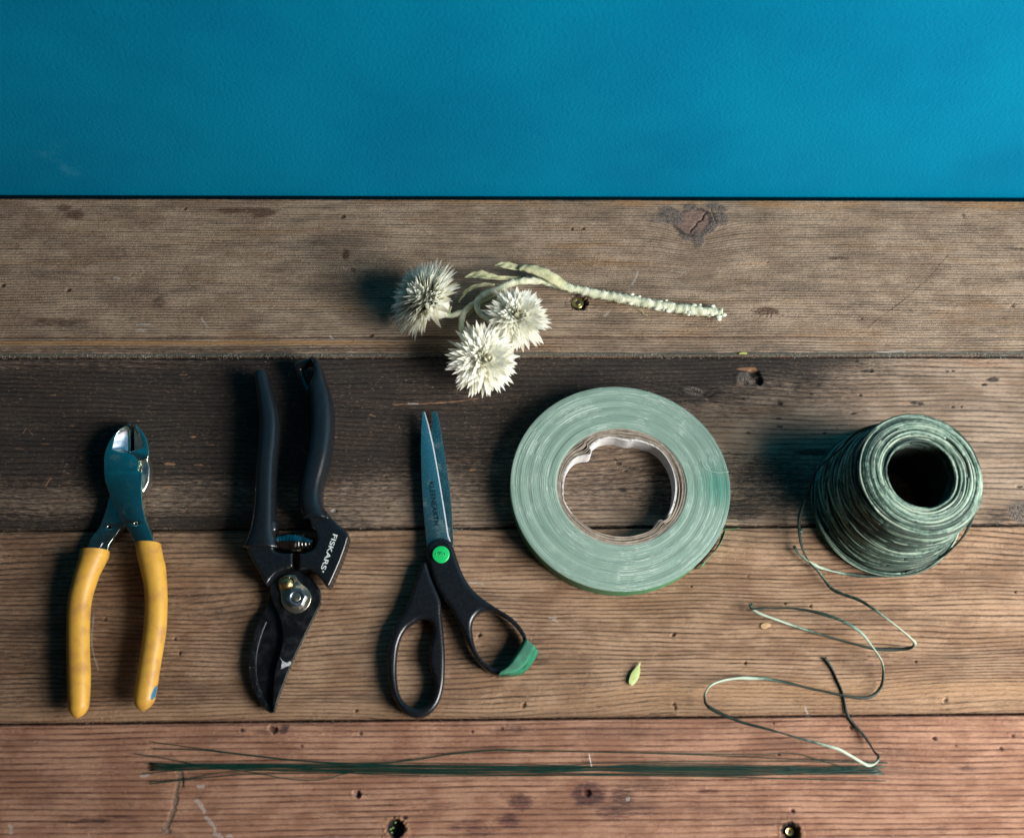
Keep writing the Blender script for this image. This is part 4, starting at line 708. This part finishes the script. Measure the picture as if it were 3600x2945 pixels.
tail = [(ZS, 985, 228, .058), (ZS, 860, 262, .050), (ZS, 770, 302, .044), (ZS, 700, 360, .038), (ZS, 640, 430, .032), (ZS, 540, 520, .026), (ZS, 430, 620, .020), (ZS, 370, 760, .015), (ZS, 310, 910, .011), (ZS, 272, 1050, .009), (ZS, 275, 1180, .008), (ZS, 295, 1290, .007), (ZS, 340, 1395, .0055), (ZS, 410, 1480, .004),
 (ZW, 920, 210, .004), (ZW, 960, 265, .004), (ZW, 1010, 325, .005), (ZW, 1080, 360, .008), (ZW, 1190, 400, .013), (ZW, 1260, 440, .017), (ZW, 1340, 495, .021), (ZW, 1420, 555, .022), (ZW, 1500, 620, .020), (ZW, 1555, 670, .015), (ZW, 1575, 695, .011), (ZW, 1560, 720, .007), (ZW, 1520, 732, .004), (ZW, 1440, 738, .002), (ZW, 1340, 738, .0012), (ZW, 1250, 722, .001), (ZW, 1150, 695, .001), (ZW, 1050, 668, .0012), (ZW, 900, 625, .002),
 (ZW, 760, 577, .003), (ZW, 640, 535, .005), (ZW, 540, 500, .006), (ZW, 490, 475, .006), (ZW, 462, 452, .006), (ZW, 480, 463, .0065), (ZW, 560, 457, .006), (ZW, 640, 460, .006), (ZW, 740, 458, .007), (ZW, 830, 470, .008), (ZW, 920, 490, .010), (ZW, 1050, 530, .013), (ZW, 1150, 580, .015), (ZW, 1220, 635, .015), (ZW, 1270, 695, .014), (ZW, 1320, 765, .012), (ZW, 1350, 820, .010), (ZW, 1360, 880, .007), (ZW, 1358, 940, .005), (ZW, 1345, 990, .0035), (ZW, 1310, 1035, .003),
 (ZW, 1260, 1060, .003), (ZW, 1210, 1067, .003), (ZW, 1150, 1060, .003), (ZW, 1070, 1045, .003), (ZW, 960, 1020, .0022), (ZW, 850, 998, .0012), (ZW, 750, 972, .001), (ZW, 650, 950, .001), (ZW, 560, 935, .0015), (ZW, 480, 933, .002), (ZW, 400, 930, .003), (ZW, 310, 940, .004), (ZW, 240, 957, .005), (ZW, 190, 980, .006), (ZW, 165, 1010, .007), (ZW, 148, 1050, .008), (ZW, 155, 1100, .009), (ZW, 190, 1135, .010), (ZW, 280, 1180, .011), (ZW, 400, 1230, .013), (ZW, 520, 1262, .015), (ZW, 640, 1295, .017),
 (ZW, 760, 1330, .018), (ZW, 880, 1362, .018), (ZW, 980, 1390, .018), (ZW, 1060, 1415, .017), (ZW, 1150, 1465, .014), (ZW, 1220, 1505, .012), (ZW, 1260, 1520, .011), (ZW, 1300, 1510, .010), (ZW, 1325, 1480, .009), (ZW, 1325, 1455, .008), (ZW, 1300, 1430, .006), (ZW, 1270, 1380, .004), (ZW, 1220, 1310, .002), (ZW, 1160, 1240, .001), (ZW, 1125, 1195, .001), (ZW, 1105, 1150, .001), (ZW, 1095, 1090, .001), (ZW, 1080, 1020, .001), (ZW, 1050, 950, .001), (ZW, 1020, 880, .001), (ZW, 985, 820, .0015), (ZW, 965, 793, .002)]
N = len(tail)-1
keys = [zf(x, y, zz) for zf, x, y, zz in tail]; ix = lambda i: i/N
tones = [(0, .3), (ix(6), .25), (ix(9), .2), (ix(12), .35), (ix(14), .62), (ix(16), .45), (ix(18), .5), (ix(19), .42), (ix(21), .9), (ix(24), .95), (ix(25), .5), (ix(26), .12), (ix(29), .12), (ix(31), .35), (ix(32), .5), (ix(34), .95), (ix(36), .9), (ix(38), .05), (ix(42), .12), (ix(44), .5), (ix(46), .75), (ix(49), .75), (ix(51), .35), (ix(53), .1), (ix(57), .1), (ix(60), .3), (ix(62), .6), (ix(64), 1.), (ix(68), .8), (ix(70), .3), (ix(72), .12), (ix(74), .2), (ix(77), .55), (ix(79), .95), (ix(83), 1.), (ix(84), .5), (ix(86), .15), (1, .2)]
strand(keys,   .00098, tones, 'trailing_end', .6, 34.)
keys = [ZW(755, 38, .004), ZW(790, 90, .005), ZW(850, 140, .005), ZW(900, 168, .0045), ZW(960, 190, .003), ZW(1050, 215, .0018), ZW(1150, 232, .0012), ZW(1250, 240, .0012), ZW(1400, 240, .002), ZW(1500, 225, .005), ZS(1440, 1420, .008), ZS(1540, 1360, .013), ZS(1650, 1262, .020), ZS(1725, 1165, .030), ZS(1775, 1060, .042), ZS(1800, 960, .052)]
strand(keys, .00105, [(0, .45), (.15, .85), (.32, .8), (.42, .3), (.55, .1), (.75, .35), (1, .4)], 'slack_loop', .6, 14.)
for cx, r in ((Z(2400, 1900, 1.929)(465, 438, .006), .0012), (ZS(285, 1150, .008), .0012)):
    mb = MB()
    for k in range(5): a = rng.normal(0, 1, 3); b = np.cross(a, rng.normal(0, 1, 3)); a /= np.linalg.norm(a); b /= np.linalg.norm(b); tube(mb, [cx+r*(a*math.cos(q)+b*math.sin(q)) for q in np.linspace(0, 6.28, 14, endpoint=False)], .00035, 6, .3+.1*k, closed=True)
    for k in range(5): d = rng.normal(0, 1, 3); d[2] = abs(d[2])*.4; tube(mb, [cx, cx+d*.0011], [.0003, .00012], 5, .4)
    link('knot', mb.mesh(attr='tone'), TWINE, sp_)

# ------------------------------------------------------------------ dried flower sprig
fl = thing('dried_flower_sprig', ZF(1150, 600), 'sprig of three dried white everlasting flowers with woolly pale stem lying below the wall', 'dried flower')
t = NT('woolly_stem'); v = t.obj(); a_ = t.noise(v, 160, 4, .6); b_ = t.noise(v, 900, 3, .6); col = t.mix(t.ss(a_, .35, .65), (.40, .44, .30), (.62, .62, .47)); col = t.mix(t.ss(b_, .62, .75, 0, .5), col, (.20, .24, .17)); col = t.mix(t.ss(t.noise(v, 60, 3), .55, .7, 0, .6), col, (.34, .42, .35))
WOOL = t.done(t.bsdf(col, .85, 0., t.bump(b_, .0004), .2))
t = NT('felted_leaf'); v = t.obj(); a_ = t.noise(v, 200, 4, .6); col = t.mix(t.ss(a_, .35, .65), (.28, .295, .165), (.46, .455, .285)); LEAF = t.done(t.bsdf(col, .8, 0., t.bump(t.noise(v, 900, 3), .0003), .2))
def wooly(mb, keys, r, lump=.12, hair=220, hl_=.0016):
    p = smooth(keys, 8); n = len(p); rr = np.interp(np.linspace(0, 1, n), np.linspace(0, 1, len(r)), r) if not np.isscalar(r) else np.full(n, r); seg = 14; b0 = mb.n
    tube(mb, p, rr, seg); vv = mb.v[-1]; c = np.repeat(p, seg, 0); k = np.linalg.norm(vv-c, axis=1); ns = fbm(vv[:, 0]*500, vv[:, 1]*500+vv[:, 2]*300, 12, 3); mb.v[-1] = c+(vv-c)*(1+lump*2.2*ns)[:, None]
    for i in range(hair):                           # fuzz
        j = rng.integers(0, len(vv)); d = (vv[j]-c[j]); d /= np.linalg.norm(d)+1e-9; d = d+rng.normal(0, .7, 3); d /= np.linalg.norm(d); s_ = np.cross(d, rng.normal(0, 1, 3)); s_ /= np.linalg.norm(s_); L = hl_*rng.uniform(.4, 1.2)
        q = mb.v[-1-i][0] if False else vv[j]; mb.add([q-d*.0004+s_*.00006, q-d*.0004-s_*.00006, q+d*L], [(0, 1, 2)])
mb = MB()
main = [ZG(1990, 470, .003), ZG(1900, 462, .0032), ZG(1800, 452, .0032), ZG(1700, 437, .0033), ZG(1600, 424, .0033), ZG(1500, 408, .0034), ZG(1400, 390, .0034), ZG(1300, 370, .0034), ZG(1200, 352, .0036), ZG(1100, 334, .004), ZG(1000, 312, .0045), ZG(900, 290, .005), ZG(820, 272, .006), ZG(760, 250, .007), ZG(700, 238, .008), ZG(600, 229, .009), ZG(500, 230, .010), ZG(420, 244, .010), ZG(330, 285, .010)]
wooly(mb, main, [.0030, .0032, .0033, .0033, .0032, .0030, .0027, .0025, .0024, .0024, .0022], .22, 1400, .0017)
stem = link('stem', mb.mesh(), WOOL, fl)
mb = MB()
for i in range(60):                                 # cottony tufts on the thick end
    u = rng.random(); q = smooth(main[:9], 4); c = q[int(u*(len(q)-1))]+np.array([rng.normal(0, .0008), rng.normal(0, .0019), .0008+rng.random()*.0010]); r = rng.uniform(.0006, .0013)
    nn = 8; th_ = np.linspace(0, np.pi, 6); pv = [(c+r*np.array([1.5*math.sin(a)*math.cos(b), math.sin(a)*math.sin(b), .8*math.cos(a)])*(1+.35*rng.random())) for a in th_ for b in np.linspace(0, 6.28, nn, endpoint=False)]
    mb.add(pv, [(k*nn+i_, k*nn+(i_+1) % nn, (k+1)*nn+(i_+1) % nn, (k+1)*nn+i_) for k in range(5) for i_ in range(nn)])
link('cottony_tufts', mb.mesh(), simple('cotton_fluff', (.55, .60, .50), (.66, .66, .52), 300, .9, bs=.0004, bsc=1500), stem)
mb = MB(); wooly(mb, [ZG(430, 240, .010), ZG(330, 285, .010), ZG(250, 345, .009), ZF(1130, 560, .008), ZF(1020, 640, .008), ZF(985, 720, .008), ZF(975, 800, .009), ZF(985, 900, .009), ZF(1020, 960, .010), ZF(1080, 1020, .012)], [.0024, .0022, .0021, .0020, .0019, .0019, .0020, .0024, .003], .14, 420, .0013); link('branch', mb.mesh(), WOOL, stem)
mb = MB(); wooly(mb, [ZF(1400, 400, .011), ZF(1290, 440, .012), ZF(1200, 480, .013), ZF(1145, 550, .013), ZF(1155, 640, .012), ZF(1200, 700, .012), ZF(1290, 745, .012), ZF(1360, 760, .012)], [.0019, .0019, .0019, .0019, .0018, .0018, .002], .12, 350, .0013); link('branch', mb.mesh(), WOOL, stem)
mb = MB(); wooly(mb, [ZF(1090, 590, .007), ZF(1010, 645, .007), ZF(940, 675, .008), ZF(870, 695, .009), ZF(800, 685, .011), ZF(740, 650, .013), ZF(700, 600, .015)], [.0017, .0017, .0018, .0019, .0021, .0028], .12, 350, .0013); link('branch', mb.mesh(), WOOL, stem)
def leafm(keys, w, zt_=.0004, up=.25, name='leaf'):
    p = smooth(keys, 6); n = len(p); u = np.linspace(0, 1, n); ww = np.interp(u, np.linspace(0, 1, len(w)), w); t_ = np.gradient(p, axis=0); t_ /= np.linalg.norm(t_, axis=1)[:, None]; s_ = np.cross(t_, [0, 0, 1.]); s_ /= np.linalg.norm(s_, axis=1)[:, None]
    K = 7; v = []
    for i in range(n):
        for k in range(K): a = k/(K-1)*2-1; q = p[i]+s_[i]*ww[i]*a; q = q+np.array([0, 0, ww[i]*up*(a*a)+.0003*math.sin(i*.9+a*3)]); v.append(q)
    id_ = np.arange(n*K).reshape(n, K); f = np.stack([id_[:-1, :-1], id_[1:, :-1], id_[1:, 1:], id_[:-1, 1:]], -1).reshape(-1, 4)
    o = link(name, mesh_from(v, f), LEAF, stem); m = o.modifiers.new('s', 'SOLIDIFY'); m.thickness = .0007; return o
leafm([ZF(1010, 290, .010), ZF(1100, 270, .011), ZF(1190, 268, .012), ZF(1290, 285, .011), ZF(1400, 300, .010), ZF(1530, 300, .009), ZF(1650, 310, .008)], [.0002, .0022, .0032, .0022, .0016, .0013, .001], up=.5)
leafm([ZF(1330, 160, .012), ZF(1400, 158, .013), ZF(1480, 168, .013), ZF(1560, 185, .012), ZF(1640, 195, .010)], [.0002, .0021, .0027, .0022, .0012])
leafm([ZF(1590, 200, .014), ZF(1660, 185, .015), ZF(1750, 200, .015), ZF(1850, 235, .014), ZF(1950, 290, .012), ZF(2050, 355, .009), ZF(2140, 405, .006)], [.0004, .0024, .0033, .0036, .0038, .0034, .0016], up=-.35)
leafm([ZF(950, 552, .004), ZF(985, 500, .006), ZF(1030, 440, .008), ZF(1100, 395, .009), ZF(1200, 370, .010), ZF(1330, 365, .010)], [.0003, .0008, .0012, .0014, .0014, .0008])
leafm([ZF(1040, 695, .003), ZF(1120, 620, .004), ZF(1230, 555, .005), ZF(1350, 490, .006), ZF(1450, 420, .007)], [.0003, .0014, .0021, .0022, .001])
leafm([ZF(850, 665, .012), ZF(850, 635, .014), ZF(870, 605, .014)], [.0010, .0008, .0002])
t = NT('papery_bract'); v = t.obj(); n_ = t.noise(v, 500, 3); tn = t.attr('tone'); col = t.mix(t.ss(n_, .3, .7), (.93, .925, .84), (.89, .89, .79)); col = t.mix(t.ss(tn, .45, 1., 0., .75), col, (.74, .70, .50)); col = t.mix(t.ss(tn, .3, 0., 0., .7), col, (.82, .86, .86))
mx = t.n('ShaderNodeMixShader'); mx.inputs[0].default_value = .52; t.put(mx.inputs[1], t.bsdf(col, .6, 0., None, .3)); tl = t.n('ShaderNodeBsdfTranslucent'); t.put(tl.inputs[0], col); t.put(mx.inputs[2], tl.outputs[0]); BRACT = t.done(mx.outputs[0])
def petal(mb, base, d0, d1, L, w, nrm, tone):
    n = 6; p = base.copy(); pts = [p.copy()]; K = 3
    for i in range(n): a = (i+.5)/n; d = d0*(1-a)+d1*a; d /= np.linalg.norm(d); p = p+d*L/n; pts.append(p.copy())
    v = []
    for i, q in enumerate(pts):
        a = i/n; ww = w*(.55+.75*a-.1*a*a) if a < .55 else w*.95*(max(0, 1-a)/.45)**.75; d = d0*(1-a)+d1*a; s_ = np.cross(d, nrm); s_ /= np.linalg.norm(s_)+1e-9; nn = np.cross(s_, d); nn /= np.linalg.norm(nn)+1e-9
        for k in (-1, 0, 1): v.append(q+s_*ww*k*.5+nn*ww*.16*abs(k))
    f = []
    for i in range(n):
        for k in range(2): f.append((i*3+k, (i+1)*3+k, (i+1)*3+k+1, i*3+k+1))
    v = np.array(v); v[:, 2] = np.maximum(v[:, 2], .0006+.0012*rng.random()); mb.add(v, f, tone)
def head(c, axis, N, Lmin, Lmax, tmin, tmax, seed, core=.0075, cup=0.):
    r = np.random.default_rng(seed); ax = _n(np.array(axis, float)); e1 = _n(np.cross(ax, [0, 0, 1.]) if abs(ax[2]) < .95 else np.cross(ax, [1., 0, 0])); e2 = np.cross(ax, e1); mb = MB()
    for i in range(N):
        u = (i+.5)/N; az = i*2.39996+r.normal(0, .12); th_ = math.radians(tmin+(tmax-tmin)*u**.8+r.normal(0, 6)); rad = e1*math.cos(az)+e2*math.sin(az)
        dd = lambda a: ax*math.cos(a)+rad*math.sin(a); L = (Lmin+(Lmax-Lmin)*u**.6)*r.uniform(.74, 1.16); base = c+rad*(.0008+.0026*u)+ax*(.0045*(1-u)-.003*u)
        a0 = th_*.62; a1 = th_*1.10+r.normal(0, .10)-cup*(1-u)
        petal(mb, base, dd(a0), dd(a1), L, r.uniform(.0034, .0056), ax, np.clip(.42+.18*r.normal()-.12*u+(.5 if u > .93 else 0)+(.35 if u < .05 else 0), 0, 1))
    h = link('flower_head', mb.mesh(attr='tone'), BRACT, fl)
    dm_ = MB(); nn = 20; pv = [c+ax*(.0055-core)+(ax*math.cos(b)*1.1+(e1*math.cos(a)+e2*math.sin(a))*math.sin(b))*core*(1+.08*r.normal()) for b in np.linspace(.02, math.pi*.8, 9) for a in np.linspace(0, 2*math.pi, nn, endpoint=False)]; dm_.add(pv, [(k*nn+i_, (k+1)*nn+i_, (k+1)*nn+(i_+1) % nn, k*nn+(i_+1) % nn) for k in range(8) for i_ in range(nn)], .5); link('filler_dome', dm_.mesh(attr='tone'), BRACT, h)  # cream dome added inside the head to lighten gaps between petals
    cm = MB()
    for i in range(60): d = _n(ax+.45*(e1*r.normal()+e2*r.normal())); petal(cm, c+ax*.0035, d, d, r.uniform(.0040, .0085), .0009, rad, .75)
    link('flower_centre', cm.mesh(attr='tone'), BRACT, h)
    bm_ = MB()
    for i in range(46): az = i*2.39996; rad = e1*math.cos(az)+e2*math.sin(az); d = _n(-ax*.5+rad*(.6+.5*r.random())); petal(bm_, c-ax*.0055+rad*.0012, d, _n(d+rad*.5+r.normal(0, .2, 3)), r.uniform(.003, .0075), .0011, ax, r.uniform(.55, 1.))
    link('calyx', bm_.mesh(attr='tone'), BRACT, h); return h
head(ZF(650, 555, .018), (-.66, .22, .66), 820, .0155, .0262, 6, 92, 3, core=.0090, cup=.04)
head(ZF(1560, 735, .017), (.16, -.05, .95), 560, .0105, .0200, 4, 94, 5)
head(ZF(1195, 1165, .018), (.30, -.26, .9), 600, .0105, .0220, 4, 100, 9)

# ------------------------------------------------------------------ florist wires
WIRE = simple('green_lacquered_wire', (.003, .024, .016), (.006, .042, .029), 200, .4, spec=.5)
GRP = 'thin green florist wires laid in a bundle'
def wire(keys, z, label, r=.00024):
    p = smooth([np.array([*k[:2], z]) for k in keys], 10); mb = MB(); tube(mb, p, r, 7); me = mb.mesh(); c = p[len(p)//2]; me.transform(Matrix.Translation((-c[0], -c[1], -c[2]))); o = bpy.data.objects.new('florist_wire', me); scene.collection.objects.link(o); o.location = c; me.materials.append(WIRE)
    tag(o, label, 'wire', GRP)
g = lambda pts: [np.array(ZA(x, y)) if k == 0 else np.array(ZB(x, y)) for k, x, y in pts]
wire(g([(0, 135, 90), (0, 500, 140), (0, 900, 187), (0, 1200, 206), (0, 1700, 222), (1, 0, 215), (1, 900, 222), (1, 1940, 240)]), .0006, 'thin green wire whose left end sticks up highest above the wire bundle')
wire(g([(0, 140, 127), (0, 400, 135), (0, 560, 152), (0, 900, 190), (0, 1300, 214), (1, 0, 222), (1, 900, 228), (1, 1975, 258)]), .0010, 'thin green wire with its left end second from the top of the fanned bundle')
wire(g([(0, 40, 155), (0, 200, 180), (0, 430, 222), (0, 700, 260), (0, 860, 290), (0, 980, 302), (0, 1100, 294), (0, 1200, 266), (0, 1420, 242), (1, 0, 232), (1, 1000, 236), (1, 1960, 242)]), .0016, 'thin green wire reaching farthest left and dipping below the bundle under the secateurs')
wire(g([(0, 130, 215), (0, 900, 215), (0, 1350, 206), (0, 1570, 192), (0, 1750, 162), (0, 1900, 143), (0, 2060, 131), (1, 0, 130), (1, 400, 140), (1, 900, 149), (1, 1300, 152), (1, 1500, 148), (1, 1650, 188), (1, 1850, 245)]), .0014, 'thin green wire bowing up out of the bundle and crossing back near its right end')
wire(g([(0, 130, 222), (0, 900, 218), (0, 1380, 206), (0, 1600, 182), (0, 1900, 146), (1, 0, 133), (1, 500, 141), (1, 1000, 156), (1, 1500, 178), (1, 1998, 196)]), .0010, 'thin green wire bowing up out of the bundle and ending beside the pale twine bend')
wire(g([(0, 120, 322), (0, 400, 290), (0, 700, 268), (0, 1300, 262), (1, 0, 262), (1, 1000, 270), (1, 1500, 284), (1, 1990, 295)]), .0006, 'thin green wire lowest of the bundle at the right end')
wire(g([(0, 118, 310), (0, 300, 298), (0, 560, 255), (0, 900, 245), (0, 1300, 250), (1, 0, 240), (1, 1000, 228), (1, 1990, 216)]), .0013, 'thin green wire slanting up from the lowest left end into the bundle')
wire(g([(0, 80, 268), (0, 300, 246), (0, 600, 240), (0, 1000, 252), (1, 0, 250), (1, 1000, 262), (1, 1975, 256)]), .0010, 'thin green wire whose left end lies beside the pale scratch')
wire(g([(0, 130, 236), (0, 700, 222), (0, 1500, 238), (1, 0, 236), (1, 500, 198), (1, 1200, 188), (1, 1700, 194), (1, 1998, 200)]), .0016, 'thin green wire running just above the dense middle of the bundle at the right')
for k in range(9):
    y0 = 206+k*5.6+rng.normal(0, 2); y1 = 198+7.4*((k*5) % 9)+rng.normal(0, 2); y2 = 204+6.8*((k*2+3) % 9)+rng.normal(0, 2); y3 = 214+5.6*((k*4+1) % 9)
    wire(g([(0, 128+rng.normal(0, 4), y0), (0, 700, 232+rng.normal(0, 10)), (0, 1350, y1+10), (1, 0, y1+8), (1, 700, y2), (1, 1300, y2+6), (1, 1965+rng.normal(0, 12), y3)]), .0004+.0005*(k % 4), 'straight thin green wire running through the dense middle of the bundle')

# ------------------------------------------------------------------ small loose things
t = NT('dry_petal'); v = t.obj(); col = t.mix(t.ss(t.noise(v, 300, 3), .35, .65), (.36, .46, .15), (.46, .54, .24)); DRY = t.done(t.bsdf(col, .5, 0., t.bump(t.noise(v, 1200, 3), .0001), .4))
o = link('leaf', plate([smooth(Z7.l([(1714, 857), (1717, 870), (1712, 885), (1716, 905), (1708, 942), (1690, 975), (1670, 993), (1653, 985), (1650, 960), (1664, 920), (1688, 890), (1703, 872)], .002), 3, True)], .0012, .0019, .0003), DRY)
tag(o, 'small pale yellow-green petal shaped leaf lying alone under the tape roll', 'leaf')
o = link('resin_flake', plate([smooth(ZW.l([(528, 575), (545, 560), (575, 556), (596, 566), (590, 582), (560, 597), (535, 592)], .0005), 3, True)], .0002, .0007, .0001), simple('amber_flake', (.34, .22, .11), (.40, .27, .14), 600, .35)); tag(o, 'tiny amber flake on the plank beside the trailing twine', 'flake')
mb = MB(); tube(mb, smooth([ZB(410, 150, .0012), ZB(416, 180, .0016), ZB(424, 216, .0012)], 5), .00022, 6)
tag(link('bristle', mb.mesh(), simple('white_bristle', (.7, .7, .68), (.6, .6, .6), 300, .5)), 'short white bristle lying across the green wires', 'bristle')
mb = MB(); tube(mb, smooth([P(2597, 1243, .0008), P(2610, 1241, .0010), P(2626, 1242, .0008)], 5), [.0003]+[.0007]*9+[.0003], 8, flat=.6)
tag(link('leaf_fragment', mb.mesh(), simple('yellow_green_bit', (.32, .36, .06), (.38, .40, .10), 300, .6)), 'tiny yellow-green leaf fragment in the dirty seam below the flower stem', 'leaf fragment')
mb = MB(); tube(mb, smooth([ZG(1360, 440, .001), ZG(1385, 443, .0015), ZG(1400, 460, .0012), ZG(1412, 478, .0008), ZG(1438, 486, .0006)], 5), .00022, 6)
tag(link('fibre', mb.mesh(), simple('olive_fibre', (.35, .36, .12), (.42, .42, .18), 300, .6)), 'curled olive plant fibre fallen just below the woolly stem', 'fibre')
for o in (bpy.data.objects['leaf'], ): pass
